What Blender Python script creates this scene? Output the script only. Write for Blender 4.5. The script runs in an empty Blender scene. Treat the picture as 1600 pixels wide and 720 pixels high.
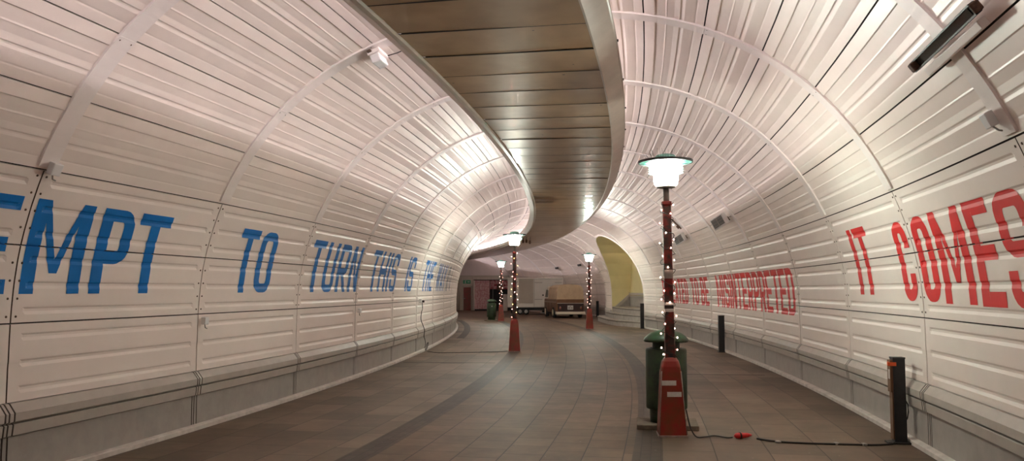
import bpy, bmesh, math, random
from mathutils import Vector, Matrix
random.seed(7)
PI = math.pi
C = bpy.context.scene.collection
SC = bpy.context.scene

# ------------------------------------------------------------------ materials
def nodemat(name):
    m = bpy.data.materials.new(name); m.use_nodes = True
    nt = m.node_tree
    return m, nt, nt.nodes['Principled BSDF']

def mat(name, col, rough=.5, metal=0., noise=0., nscale=8., spec=.5, bump=0., coat=0., stretch=None, col2=None, nlo=.35, nhi=.7):
    m, nt, b = nodemat(name)
    b.inputs['Base Color'].default_value = (*col, 1)
    b.inputs['Roughness'].default_value = rough
    b.inputs['Metallic'].default_value = metal
    b.inputs['Specular IOR Level'].default_value = spec
    b.inputs['Coat Weight'].default_value = coat
    b.inputs['Coat Roughness'].default_value = .15
    tc = nt.nodes.new('ShaderNodeTexCoord')
    vec = tc.outputs['Object']
    if stretch:
        mp = nt.nodes.new('ShaderNodeMapping'); mp.inputs['Scale'].default_value = stretch
        nt.links.new(vec, mp.inputs['Vector']); vec = mp.outputs['Vector']
    if noise or col2:
        n = nt.nodes.new('ShaderNodeTexNoise'); n.inputs['Scale'].default_value = nscale
        n.inputs['Detail'].default_value = 6; n.inputs['Roughness'].default_value = .6
        nt.links.new(vec, n.inputs['Vector'])
        r = nt.nodes.new('ShaderNodeValToRGB')
        c2 = col2 if col2 else tuple(c * (1 - noise) for c in col)
        r.color_ramp.elements[0].position = nlo; r.color_ramp.elements[1].position = nhi
        r.color_ramp.elements[0].color = (*c2, 1); r.color_ramp.elements[1].color = (*col, 1)
        nt.links.new(n.outputs['Fac'], r.inputs['Fac']); nt.links.new(r.outputs['Color'], b.inputs['Base Color'])
    if bump:
        n2 = nt.nodes.new('ShaderNodeTexNoise'); n2.inputs['Scale'].default_value = nscale * 3
        n2.inputs['Detail'].default_value = 4
        bp = nt.nodes.new('ShaderNodeBump'); bp.inputs['Strength'].default_value = bump
        bp.inputs['Distance'].default_value = .01
        nt.links.new(vec, n2.inputs['Vector']); nt.links.new(n2.outputs['Fac'], bp.inputs['Height'])
        nt.links.new(bp.outputs['Normal'], b.inputs['Normal'])
    return m

def emit(name, col, strength, sampling=None, base=(.8, .8, .8)):
    m, nt, b = nodemat(name)
    b.inputs['Base Color'].default_value = (*base, 1)
    b.inputs['Emission Color'].default_value = (*col, 1)
    b.inputs['Emission Strength'].default_value = strength
    if sampling: m.cycles.emission_sampling = sampling
    return m

M = {}
M['paint'] = mat('panel_paint', (.92, .82, .752), .40, noise=.06, nscale=1.3, spec=.55, bump=.05)
M['rib'] = mat('rib_paint', (.91, .84, .80), .42, noise=.06, nscale=3)
M['gasket'] = mat('gasket', (.035, .025, .02), .8)
M['rust_seam'] = mat('rusty_seam', (.16, .10, .065), .8, noise=.6, nscale=14)
M['plinth'] = mat('plinth_paint', (.40, .365, .33), .55, noise=.16, nscale=5, bump=.12)
M['plinth_cap'] = mat('plinth_cap_paint', (.50, .45, .40), .5, noise=.12, nscale=5)
M['skirt'] = mat('skirt_paint', (.72, .66, .60), .5, noise=.3, nscale=6)
M['groove'] = mat('groove_dark', (.16, .14, .12), .8)
M['blue'] = mat('blue_paint', (.004, .19, .60), .42, noise=.12, nscale=4, spec=.25)
M['bluegrey'] = mat('slate_blue_paint', (.10, .16, .26), .32, noise=.12, nscale=4)
M['red'] = mat('red_paint', (.78, .012, .012), .42, noise=.10, nscale=4, spec=.25)
M['yellow'] = mat('yellow_paint', (.80, .70, .38), .6, noise=.06, nscale=3)
M['black'] = mat('black_plastic', (.018, .018, .02), .45, noise=.3, nscale=20)
M['cable'] = mat('cable_rubber', (.02, .017, .015), .6)
M['white'] = mat('white_plastic', (.78, .77, .76), .4)
M['greybox'] = mat('grey_louvre', (.20, .21, .21), .4)
M['step'] = mat('step_paint', (.44, .395, .35), .55, noise=.25, nscale=5)
M['stepside'] = mat('step_edge_paint', (.40, .36, .32), .6, noise=.25, nscale=5)
M['bin'] = mat('green_bin_plastic', (.020, .062, .018), .45, noise=.5, nscale=7, col2=(.006, .014, .006), spec=.5)
M['slab'] = mat('concrete_slab', (.22, .17, .12), .85, noise=.35, nscale=12, bump=.3)
M['redpost'] = mat('weathered_red_post', (.17, .012, .008), .42, nscale=9, col2=(.022, .014, .01), nlo=.46, nhi=.60, bump=.15)
M['redbase'] = mat('weathered_red_base', (.27, .018, .009), .38, nscale=6, col2=(.17, .042, .010), nlo=.35, nhi=.6, bump=.15)
M['redbase_edge'] = mat('faded_edge', (.36, .26, .22), .6, noise=.4, nscale=20)
M['tape'] = mat('grey_tape', (.36, .33, .30), .55, noise=.25, nscale=20)
M['label'] = mat('white_sticker', (.62, .60, .57), .5, noise=.15, nscale=30)
M['greymetal'] = mat('grey_metal', (.22, .21, .18), .5, metal=.3)
M['lampglass'] = emit('lamp_glass_glow', (.97, 1., .88), 26.)
M['lampshade'] = mat('lamp_brim', (.55, .88, .84), .35, spec=.6)
M['lampring'] = mat('lamp_ring', (.30, .65, .60), .3)
M['brimedge'] = mat('brim_edge', (.03, .03, .03), .5)
M['spike'] = mat('spike_wire', (.18, .15, .12), .4, metal=.6)
M['fairy'] = emit('fairy_bulb_glow', (1., .30, .22), 4., 'NONE')
M['fairyw'] = emit('fairy_bulb_white', (1., .65, .5), 4., 'NONE')
M['fairyy'] = emit('fairy_bulb_yellow', (1., .5, .12), 3., 'NONE')
M['tube'] = emit('tube_glow', (1., .90, .93), 12.5)
M['tube_far'] = emit('tube_glow_bright', (1., .90, .93), 14.)
M['wood'] = mat('brown_wood', (.20, .10, .045), .6, noise=.4, nscale=8, stretch=(1, 1, .2))
M['orange'] = mat('orange_tag', (.85, .12, .02), .5)
M['plugred'] = mat('plug_red', (.55, .02, .02), .35)
M['plugblack'] = mat('plug_black', (.02, .02, .02), .35)
M['rust'] = mat('rust', (.12, .06, .035), .8, noise=.5, nscale=30)
M['truck'] = mat('truck_white', (.72, .68, .62), .45, noise=.06, nscale=2)
M['truckgrey'] = mat('truck_beige', (.48, .42, .35), .55, noise=.08, nscale=3)
M['truckline'] = mat('truck_trim', (.42, .39, .35), .5)
M['chassis'] = mat('chassis_dark', (.02, .02, .02), .7)
M['tyre'] = mat('tyre', (.02, .02, .02), .8)
M['hub'] = mat('hub_cream', (.70, .60, .45), .4)
M['hubgrey'] = mat('hub_grey', (.40, .39, .37), .4)
M['vanbrown'] = mat('van_brown', (.17, .07, .03), .35, noise=.25, nscale=4)
M['vandark'] = mat('van_dark', (.04, .012, .012), .35, noise=.4, nscale=6)
M['vancream'] = mat('van_cream', (.74, .66, .54), .4)
M['canvas'] = mat('canvas_tan', (.54, .385, .255), .8, noise=.18, nscale=3, bump=.4)
M['glass'] = mat('dark_glass', (.05, .055, .05), .08, spec=.8)
M['chrome'] = mat('chrome', (.7, .68, .62), .2, metal=1)
M['lens'] = mat('tail_lens', (.35, .05, .03), .2)
M['doorred'] = mat('door_red', (.26, .012, .008), .4, nscale=5, col2=(.16, .03, .012))
M['doorframe'] = mat('door_frame', (.50, .45, .37), .5)
M['backwall'] = mat('back_wall_panel', (.66, .58, .50), .55, noise=.08, nscale=2)
M['backpink'] = mat('back_wall_pink', (.80, .70, .69), .6, noise=.05, nscale=2)
M['signgreen'] = mat('sign_green', (.03, .30, .14), .4)
M['kioskwhite'] = mat('kiosk_white', (.62, .57, .50), .5)
M['kioskpink'] = mat('kiosk_pink_print', (.50, .24, .25), .6, nscale=3.2, col2=(.62, .44, .44), nlo=.40, nhi=.6, stretch=(2.6, 1, 2.0))
M['kioskblack'] = mat('kiosk_black', (.012, .008, .008), .6)
M['kioskred'] = mat('kiosk_red', (.26, .03, .045), .5, nscale=5, col2=(.48, .25, .25), nlo=.45, nhi=.55)

def deckmat():
    m, nt, b = nodemat('deck_board_lacquer')
    uv = nt.nodes.new('ShaderNodeUVMap'); uv.uv_map = 'UVMap'
    n = nt.nodes.new('ShaderNodeTexNoise'); n.inputs['Scale'].default_value = 2.2; n.inputs['Detail'].default_value = 7
    r = nt.nodes.new('ShaderNodeValToRGB')
    r.color_ramp.elements[0].position = .3; r.color_ramp.elements[1].position = .75
    r.color_ramp.elements[0].color = (.34, .205, .092, 1); r.color_ramp.elements[1].color = (.48, .31, .155, 1)
    nt.links.new(uv.outputs['UV'], n.inputs['Vector']); nt.links.new(n.outputs['Fac'], r.inputs['Fac'])
    # dark screw specks and stains
    v = nt.nodes.new('ShaderNodeTexVoronoi'); v.inputs['Scale'].default_value = 2.6
    nt.links.new(uv.outputs['UV'], v.inputs['Vector'])
    lt = nt.nodes.new('ShaderNodeMath'); lt.operation = 'LESS_THAN'; lt.inputs[1].default_value = .045
    nt.links.new(v.outputs['Distance'], lt.inputs[0])
    mx = nt.nodes.new('ShaderNodeMix'); mx.data_type = 'RGBA'
    nt.links.new(lt.outputs[0], mx.inputs['Factor']); nt.links.new(r.outputs['Color'], mx.inputs[6])
    mx.inputs[7].default_value = (.06, .04, .03, 1)
    nt.links.new(mx.outputs[2], b.inputs['Base Color'])
    b.inputs['Metallic'].default_value = .1
    b.inputs['Roughness'].default_value = .38
    b.inputs['Coat Weight'].default_value = .6; b.inputs['Coat Roughness'].default_value = .03; b.inputs['Coat IOR'].default_value = 1.5
    # gentle waves across every board
    w = nt.nodes.new('ShaderNodeTexNoise'); w.inputs['Scale'].default_value = 1.1; w.inputs['Detail'].default_value = 1
    bp = nt.nodes.new('ShaderNodeBump'); bp.inputs['Strength'].default_value = .14; bp.inputs['Distance'].default_value = .02
    nt.links.new(uv.outputs['UV'], w.inputs['Vector']); nt.links.new(w.outputs['Fac'], bp.inputs['Height'])
    nt.links.new(bp.outputs['Normal'], b.inputs['Normal']); nt.links.new(bp.outputs['Normal'], b.inputs['Coat Normal'])
    return m
M['deck'] = deckmat()
M['flange'] = mat('deck_edge_paint', (.62, .55, .47), .38, noise=.15, nscale=3, spec=.5)

def floormat(name, cA, cB, cM, bw, rh, rough, mortar=.008, off=.5, scale_n=3.):
    m, nt, b = nodemat(name)
    uv = nt.nodes.new('ShaderNodeUVMap'); uv.uv_map = 'UVMap'
    # wobble the joints a little
    br = nt.nodes.new('ShaderNodeTexBrick')
    br.inputs['Scale'].default_value = 1.; br.inputs['Brick Width'].default_value = bw
    br.inputs['Row Height'].default_value = rh; br.inputs['Mortar Size'].default_value = mortar
    br.inputs['Mortar Smooth'].default_value = .3; br.inputs['Bias'].default_value = 0.
    br.offset = off; br.offset_frequency = 2
    br.inputs['Color1'].default_value = (*cA, 1); br.inputs['Color2'].default_value = (*cB, 1)
    br.inputs['Mortar'].default_value = (*cM, 1)
    nt.links.new(uv.outputs['UV'], br.inputs['Vector'])
    n = nt.nodes.new('ShaderNodeTexNoise'); n.inputs['Scale'].default_value = scale_n; n.inputs['Detail'].default_value = 8
    n.inputs['Roughness'].default_value = .65
    nt.links.new(uv.outputs['UV'], n.inputs['Vector'])
    r = nt.nodes.new('ShaderNodeValToRGB')
    r.color_ramp.elements[0].position = .3; r.color_ramp.elements[1].position = .72
    r.color_ramp.elements[0].color = (.72, .70, .68, 1); r.color_ramp.elements[1].color = (1.15, 1.13, 1.1, 1)
    nt.links.new(n.outputs['Fac'], r.inputs['Fac'])
    mx = nt.nodes.new('ShaderNodeMix'); mx.data_type = 'RGBA'; mx.blend_type = 'MULTIPLY'; mx.inputs['Factor'].default_value = 1
    nt.links.new(br.outputs['Color'], mx.inputs[6]); nt.links.new(r.outputs['Color'], mx.inputs[7])
    nb_ = nt.nodes.new('ShaderNodeTexNoise'); nb_.inputs['Scale'].default_value = .55; nb_.inputs['Detail'].default_value = 5
    nt.links.new(uv.outputs['UV'], nb_.inputs['Vector'])
    rb = nt.nodes.new('ShaderNodeValToRGB'); rb.color_ramp.elements[0].position = .35; rb.color_ramp.elements[1].position = .65
    rb.color_ramp.elements[0].color = (.80, .76, .72, 1); rb.color_ramp.elements[1].color = (1.08, 1.05, 1.04, 1)
    nt.links.new(nb_.outputs['Fac'], rb.inputs['Fac'])
    mb = nt.nodes.new('ShaderNodeMix'); mb.data_type = 'RGBA'; mb.blend_type = 'MULTIPLY'; mb.inputs['Factor'].default_value = 1
    nt.links.new(mx.outputs[2], mb.inputs[6]); nt.links.new(rb.outputs['Color'], mb.inputs[7]); mx = mb
    # small pale specks of gum and chips
    v = nt.nodes.new('ShaderNodeTexVoronoi'); v.inputs['Scale'].default_value = 5.5
    nt.links.new(uv.outputs['UV'], v.inputs['Vector'])
    lt = nt.nodes.new('ShaderNodeMath'); lt.operation = 'LESS_THAN'; lt.inputs[1].default_value = .06
    nt.links.new(v.outputs['Distance'], lt.inputs[0])
    ml = nt.nodes.new('ShaderNodeMath'); ml.operation = 'MULTIPLY'; ml.inputs[1].default_value = .35
    nt.links.new(lt.outputs[0], ml.inputs[0])
    m2 = nt.nodes.new('ShaderNodeMix'); m2.data_type = 'RGBA'
    nt.links.new(ml.outputs[0], m2.inputs['Factor']); nt.links.new(mx.outputs[2], m2.inputs[6])
    m2.inputs[7].default_value = (.42, .36, .30, 1)
    nt.links.new(m2.outputs[2], b.inputs['Base Color'])
    b.inputs['Roughness'].default_value = rough
    b.inputs['Specular IOR Level'].default_value = .3
    bp = nt.nodes.new('ShaderNodeBump'); bp.inputs['Strength'].default_value = .5; bp.inputs['Distance'].default_value = .006
    ad = nt.nodes.new('ShaderNodeMath'); ad.operation = 'SUBTRACT'
    nt.links.new(n.outputs['Fac'], ad.inputs[0]); nt.links.new(br.outputs['Fac'], ad.inputs[1])
    nt.links.new(ad.outputs[0], bp.inputs['Height']); nt.links.new(bp.outputs['Normal'], b.inputs['Normal'])
    return m
M['fl_center'] = floormat('road_block_paving', (.132, .084, .053), (.176, .116, .077), (.035, .023, .016), .46, .44, .6, .007)
M['fl_side'] = floormat('side_slab_paving', (.120, .084, .057), (.215, .162, .118), (.045, .031, .021), .92, .5, .55, .006, .5, 2.)
M['fl_border'] = floormat('border_sett_paving', (.068, .045, .031), (.088, .061, .044), (.05, .035, .027), .2, .1, .6, .006, .5)

# ------------------------------------------------------------------ tunnel geometry
KS = [-4., 8., 20., 32., 44., 56., 70.]
HD = [.35697, .19039, .07371, -.01294, -.12015, -.22152, -.31109]
def spline(k, v, x):
    n = len(k); h = [k[i+1]-k[i] for i in range(n-1)]
    m = spline.m
    if m is None:
        a = [0]*n; bb = [1]*n; c = [0]*n; d = [0]*n
        for i in range(1, n-1):
            a[i] = h[i-1]; bb[i] = 2*(h[i-1]+h[i]); c[i] = h[i]
            d[i] = 6*((v[i+1]-v[i])/h[i]-(v[i]-v[i-1])/h[i-1])
        for i in range(1, n):
            w = a[i]/bb[i-1]; bb[i] -= w*c[i-1]; d[i] -= w*d[i-1]
        m = [0]*n; m[-1] = d[-1]/bb[-1]
        for i in range(n-2, -1, -1): m[i] = (d[i]-c[i]*m[i+1])/bb[i]
        spline.m = m
    if x <= k[0]: return v[0]
    i = 0
    while i < n-2 and x > k[i+1]: i += 1
    t = x-k[i]; hh = h[i]
    return (m[i]*(k[i+1]-x)**3+m[i+1]*t**3)/(6*hh)+(v[i]/hh-m[i]*hh/6)*(k[i+1]-x)+(v[i+1]/hh-m[i+1]*hh/6)*t
spline.m = None
DS = .05
AX = []
x, y = -3.2851, -4.
n0 = int(round(5/DS))
th0 = HD[0]
xx, yy = x-math.sin(th0)*5, y-math.cos(th0)*5
s = -9.
while s < 76:
    th = spline(KS, HD, s)
    AX.append((xx, yy, th)); xx += math.sin(th)*DS; yy += math.cos(th)*DS; s += DS
def at(s):
    u = (s+9)/DS; i = max(0, min(len(AX)-2, int(u))); t = u-i
    a, b = AX[i], AX[i+1]
    return tuple(a[j]*(1-t)+b[j]*t for j in range(3))
def W(s, lat, z=0.):
    x, y, th = at(s)
    return Vector((x+lat*math.cos(th), y-lat*math.sin(th), z))
RR = [4.0774, 4.1338, 4.1528, 4.1182, 4.0154, 3.8768, 3.7476]
WF = 4.0812
def build_prof():
    pts = [(WF, 0.), (WF, 1.)]
    rr = [RR[1]]+RR+[RR[5]]
    for k in range(1, 181):
        a = k*.5; u = a/15; i = min(int(u), 5); t = u-i
        p0, p1, p2, p3 = rr[i:i+4]
        q = .5*(2*p1+(p2-p0)*t+(2*p0-5*p1+4*p2-p3)*t*t+(3*p1-p0-3*p2+p3)*t**3)
        pts.append((q*math.cos(math.radians(a)), 1+q*math.sin(math.radians(a))))
    arc = [0.]
    for i in range(1, len(pts)): arc.append(arc[-1]+math.dist(pts[i], pts[i-1]))
    return pts, arc
PP, PA = build_prof()
AMAX = PA[-1]
import bisect
def prof(a):
    a = max(0, min(AMAX, a)); i = min(len(PA)-2, max(0, bisect.bisect_right(PA, a)-1))
    t = (a-PA[i])/(PA[i+1]-PA[i]); p, q = PP[i], PP[i+1]
    w, h = p[0]+(q[0]-p[0])*t, p[1]+(q[1]-p[1])*t
    # inward normal in the section from a smooth neighbourhood
    def ev(b):
        b = max(0, min(AMAX, b)); j = min(len(PA)-2, max(0, bisect.bisect_right(PA, b)-1))
        tt = (b-PA[j])/(PA[j+1]-PA[j]); return (PP[j][0]+(PP[j+1][0]-PP[j][0])*tt, PP[j][1]+(PP[j+1][1]-PP[j][1])*tt)
    e0, e1 = ev(a-.1), ev(a+.1)
    dx, dz = e1[0]-e0[0], e1[1]-e0[1]; l = math.hypot(dx, dz)
    return w, h, (-dz/l, dx/l)      # normal: (towards axis, along height)
def sm(t): t = max(0, min(1, t)); return t*t*(3-2*t)
def widen(s):
    if s < 43.6: return 1.
    if s < 52: return 1+.42*sm((s-43.6)/8.4)
    return 1.42-.34*sm((s-57)/10)
def wallpt(s, a, side, off=0.):
    w, h, n = prof(a)
    k = widen(s) if side > 0 else 1.
    # n[0] is change of w when moving inward (negative = towards axis)
    w2 = w+n[0]*abs(off)*(1 if off >= 0 else -1)
    h2 = h-0+(-n[1])*0+off*(-abs(n[1]) if True else 0)
    return W(s, side*w2*k, h2)
def frame(s, a, side, off=0.):
    p = wallpt(s, a, side, off)
    n = (wallpt(s, a, side, off+.05)-p).normalized()
    t = (W(s+.1, 0)-W(s-.1, 0)).normalized()
    up = n.cross(t)
    if (wallpt(s, a+.05, side, off)-p).dot(up) < 0: up = -up
    up = (up-n*up.dot(n)).normalized()
    return p, n, t, up

SP, PH = 3.04712, 6.77034
S0 = PH-5*SP; S1 = 72.
RIBS = [PH+i*SP for i in range(-4, 22)]
MOD = .68
OPEN = [(36.60, 0), (36.65, 1.7), (36.75, 2.24), (36.87, 2.74), (37.15, 3.34), (37.55, 3.9), (38.15, 4.38), (38.7, 4.6), (39.3, 4.68),
        (40.15, 4.62), (40.9, 4.45), (41.55, 4.18), (42.3, 3.68), (42.8, 3.06), (43.1, 2.4), (43.28, 1.7), (43.32, 0)]
def opentop(s):
    if s <= OPEN[0][0] or s >= OPEN[-1][0]: return 0.
    for (a, b), (c, d) in zip(OPEN, OPEN[1:]):
        if a <= s <= c: return b+(d-b)*(s-a)/(c-a) if c > a else max(b, d)
    return 0.

# row profiles (fraction from bottom of panel, inward displacement)
ROW_LOW = [(0, 0), (.10, 0), (.14, -.008), (.17, -.008), (.23, 0), (.44, 0), (.48, -.008), (.51, -.008), (.57, 0), (.78, 0), (.82, -.008), (.85, -.008), (.91, 0), (1, 0)]
ROW_LOW = [(f, d) for f, d in ROW_LOW]
ROW_LOW[2:5] = [(.145, -.008), (.175, -.008), (.20, 0)]
ROW_LOW[6:9] = [(.485, -.008), (.515, -.008), (.54, 0)]
ROW_LOW[10:13] = [(.825, -.008), (.855, -.008), (.88, 0)]
ROW_UP = [(0, .006), (.13, -.002), (.15, -.008), (.17, -.003), (.33, .012), (.37, .000), (.39, .0), (.41, .012), (.50, .002),
          (.61, .009), (.625, .014), (.645, .006), (.81, .004), (.825, .022), (1, .0)]
ROW_UP = [(f, d*.42) for f, d in ROW_UP]
JG = .007
ROWS = []      # (arc, disp, kind) ; kind 'j' marks faces of the joint
def panelrows(k, lo, hi):
    prof_ = ROW_LOW if k < 4 else ROW_UP
    out = []
    for f, d in prof_:
        a = k*MOD+JG+f*(MOD-2*JG)
        if a > hi: break
        out.append((a, d))
    return out
rows = []
for k in range(1, 11):
    r = panelrows(k, 0, AMAX)
    rows += r
    rows += [(k*MOD+MOD-JG+.0005, -.02), (k*MOD+MOD+JG-.0005, -.02)] if (k+1)*MOD < AMAX else []
rows = [q for q in rows if q[0] <= AMAX]
rows.append((AMAX, .004))
RA = [r[0] for r in rows]
def rowdisp(a):
    i = bisect.bisect_right(RA, a)-1
    if i < 0: return 0.
    if i >= len(RA)-1: return rows[-1][1]
    t = (a-RA[i])/(RA[i+1]-RA[i]); return rows[i][1]*(1-t)+rows[i+1][1]*t
BG = .008
COLOFF = [(0., 'g'), (BG, 'g'), (BG+.001, 0), (.13, 0), (.165, 1), (SP*.36, 1), (SP*.64, 1), (SP-.165, 1), (SP-.13, 0), (SP-BG-.001, 0), (SP-BG, 'g')]
def colfac(s):
    """(emboss factor, is-seam) at s"""
    u = (s-PH) % SP
    for (a, fa), (b, fb) in zip(COLOFF, COLOFF[1:]+[(SP, 'g')]):
        if a <= u <= b:
            if fa == 'g' and fb == 'g': return 0., True
            if fa == 'g' or fb == 'g': return 0., False
            return fa+(fb-fa)*(u-a)/(b-a), False
    return 0., False
def disp(s, a):
    f, seam = colfac(s)
    base = rowdisp(a)
    if a < 4*MOD-.01:
        if seam: return -.02
        jd = (a/MOD) % 1
        if jd < .012 or jd > .988: return base
        return base*f
    return base

def newobj(name, bm, mats, parent=None, smooth=False):
    me = bpy.data.meshes.new(name)
    bm.normal_update(); bm.to_mesh(me); bm.free()
    if not isinstance(mats, (list, tuple)): mats = [mats]
    for m in mats: me.materials.append(m)
    if smooth:
        for p in me.polygons: p.use_smooth = True
    o = bpy.data.objects.new(name, me); C.objects.link(o)
    if parent: o.parent = parent
    return o
def struct(o): o['kind'] = 'structure'; return o
def tag(o, label, cat, group=None):
    o['label'] = label; o['category'] = cat
    if group: o['group'] = group
    return o
def thing(name, label, cat, loc=(0, 0, 0), rotz=0, group=None, rot=None):
    o = bpy.data.objects.new(name, None); C.objects.link(o)
    o.location = loc; o.rotation_euler = rot if rot else (0, 0, rotz); o.empty_display_size = .2
    return tag(o, label, cat, group)
def copy_tree(o, parent=None):
    c = o.copy(); C.objects.link(c)
    if parent: c.parent = parent
    for ch in list(o.children): copy_tree(ch, c)
    return c

def columns(lo, hi, extra=()):
    cs = set()
    i = math.floor((lo-PH)/SP)-1
    while PH+i*SP < hi+SP:
        for o, f in COLOFF: cs.add(round(PH+i*SP+o, 5))
        i += 1
    for e in extra: cs.add(round(e, 5))
    return sorted(c for c in cs if lo <= c <= hi)

def surface(bm, side, a_lo, a_hi, cols, cut=True):
    rr = [a for a in RA if a_lo-1e-4 <= a <= a_hi+1e-4]
    if side < 0: cut = False
    prev = None
    for s in cols:
        top = opentop(s) if cut else 0
        col = []
        for a in rr:
            aa = max(a, top)
            col.append((bm.verts.new(wallpt(s, aa, side, disp(s, a) if aa == a else 0.)), a < top, aa))
        if prev:
            sm_ = (prev_s+s)/2; seam = colfac(sm_)[1]
            for i in range(len(rr)-1):
                q = [prev[i], col[i], col[i+1], prev[i+1]]
                if all(v[2] > rr[i+1]-1e-6 and v[1] for v in q) or (q[0][1] and q[1][1] and q[2][1] and q[3][1]): continue
                am = (rr[i]+rr[i+1])/2
                mi = 0
                if abs(rows[bisect.bisect_right(RA, am)-1][1]+.02) < 1e-6 and rr[i+1]-rr[i] < .02: mi = 1
                elif seam and am < 4*MOD-.01: mi = 2
                try:
                    f = bm.faces.new([v[0] for v in (q if side > 0 else q[::-1])]); f.material_index = mi
                except ValueError: pass
        prev = col; prev_s = s
colsR = columns(S0, S1, [36.4+.06*i for i in range(121)])
colsL = columns(S0, S1)
AW = 4*MOD
def split_a(lo, hi): return lo, hi
wl = bmesh.new(); surface(wl, -1, MOD, AW-JG*1.0, colsL)
wall_left = struct(newobj('wall_left', wl, [M['paint'], M['gasket'], M['rust_seam']]))
wr = bmesh.new(); surface(wr, 1, MOD, AW-JG*1.0, colsR)
wall_right = struct(newobj('wall_right', wr, [M['paint'], M['gasket'], M['rust_seam']]))
cb = bmesh.new()
surface(cb, -1, AW-JG*1.001-.001, AMAX, colsL); surface(cb, 1, AW-JG*1.001-.001, AMAX, colsR)
ceiling = struct(newobj('ceiling', cb, [M['paint'], M['gasket'], M['rust_seam']]))

# ---- screws beside the panel seams (parts of the walls)
def screws(side, parent, rng):
    bm = bmesh.new()
    for b in rng:
        for du in (-.055, .055):
            for k in range(9):
                a = 2*MOD+.06+k*.155
                s = b+du
                if side > 0 and opentop(s) > a: continue
                p, n, t, up = frame(s, a, side, disp(s, a)+.002)
                vs = [bm.verts.new(p+n*.003+(t*math.cos(q)+up*math.sin(q))*.010) for q in [j*PI/3 for j in range(6)]]
                vs2 = [bm.verts.new(p-n*.003+(t*math.cos(q)+up*math.sin(q))*.012) for q in [j*PI/3 for j in range(6)]]
                bm.faces.new(vs)
                for j in range(6): bm.faces.new([vs[j], vs2[j], vs2[(j+1) % 6], vs[(j+1) % 6]])
    o = newobj('screw_heads', bm, M['rust_seam'], parent); o['kind'] = 'stuff'; return o
screws(-1, wall_left, [r for r in RIBS if r < 22])
screws(1, wall_right, [r for r in RIBS if r < 22])

# ---- arch ribs: one trim per arch
def archrib(idx, s):
    bm = bmesh.new()
    hw = .105; prj = .022
    path = []
    st = 4*MOD+.03
    nL = 46
    def run(side, a0, a1, n):
        prev = None
        for i in range(n+1):
            a = a0+(a1-a0)*i/n
            ring = [wallpt(s-hw, a, side, .0), wallpt(s-hw, a, side, prj), wallpt(s+hw, a, side, prj), wallpt(s+hw, a, side, .0)]
            ring = [bm.verts.new(p) for p in ring]
            if prev:
                for j in range(3): bm.faces.new([prev[j], prev[j+1], ring[j+1], ring[j]] if side > 0 else [prev[j], ring[j], ring[j+1], prev[j+1]])
            else:
                bm.faces.new(ring if side < 0 else ring[::-1])
            prev = ring
    run(-1, st, AMAX, nL)
    # overlap plates at panel joints, slightly prouder
    ot = max(opentop(s-hw), opentop(s+hw))
    run(1, max(st, ot+.02 if ot > st else st), AMAX, nL)
    for side in (-1, 1):
        for k in (6, 8, 10):
            a = k*MOD
            if side > 0 and a < ot+.1: continue
            if s < 30:
                for ds in (-.075, .075):
                    for da in (-.04,):
                        p, n, t, up = frame(s+ds, a+da, side, prj+.002)
                        vs = [bm.verts.new(p+n*.003+(t*math.cos(q)+up*math.sin(q))*.009) for q in [j*PI/3 for j in range(6)]]
                        f = bm.faces.new(vs); f.material_index = 1
                q0 = [wallpt(s-hw-.001, a-.006, side, prj+.003), wallpt(s+hw+.001, a-.006, side, prj+.003), wallpt(s+hw+.001, a, side, prj+.001), wallpt(s-hw-.001, a, side, prj+.001)]
                f = bm.faces.new([bm.verts.new(p) for p in q0]); f.material_index = 0
    return struct(newobj('trim_%d' % idx, bm, [M['rib'], M['rust_seam']]))
for i, s in enumerate(RIBS):
    if S0 < s-.2 and s < 71: archrib(i+1, s)

# ---- plinths
PL = [(.075, 0.), (.075, .045), (.055, .055), (.0, .06), (.0, .395), (.045, .41), (.055, .50), (.048, .505), (.034, .512), (.05, .52), (.065, .53), (.068, .60), (.01, .675), (-.03, .69)]
PLM = ['skirt', 'skirt', 'skirt', 'plinth', 'plinth', 'cap', 'cap', 'groove', 'cap', 'cap', 'cap', 'cap', 'cap']
def plinth(side, name, segs):
    bm = bmesh.new()
    mats = ['skirt', 'plinth', 'cap', 'groove']
    for lo, hi in segs:
        cs = {lo, hi}
        for r in RIBS+[RIBS[0]-SP]:
            for g in (-.075, -.03, .03):
                for d in (-.009, -.008, .008, .009): cs.add(r+g+d)
        t = lo
        while t < hi: cs.add(t); t += .5
        cs = sorted(c for c in cs if lo <= c <= hi)
        prev = None
        for s in cs:
            u = (s-PH+SP/2) % SP-SP/2
            gr = any(abs(u-g) <= .0085 for g in (-.075, -.03, .03))
            k = widen(s) if side > 0 else 1
            col = []
            for j, (o, h) in enumerate(PL):
                oo = o-(.02 if gr and 3 <= j <= 12 else 0)
                col.append(bm.verts.new(W(s, side*(WF*k-oo), h)))
            if prev:
                mid = (ps+s)/2; um = (mid-PH+SP/2) % SP-SP/2
                gm = any(abs(um-g) <= .0095 for g in (-.075, -.03, .03))
                for j in range(len(PL)-1):
                    q = [prev[j], col[j], col[j+1], prev[j+1]]
                    f = bm.faces.new(q if side > 0 else q[::-1])
                    f.material_index = 3 if (gm and j >= 3) else mats.index(PLM[j])
            prev = col; ps = s
    return struct(newobj(name, bm, [M['skirt'], M['plinth'], M['plinth_cap'], M['groove']]))
plinth(-1, 'baseboard_left', [(S0, S1)])
plinth(1, 'baseboard_right', [(S0, 36.6), (43.32, S1)])

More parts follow.
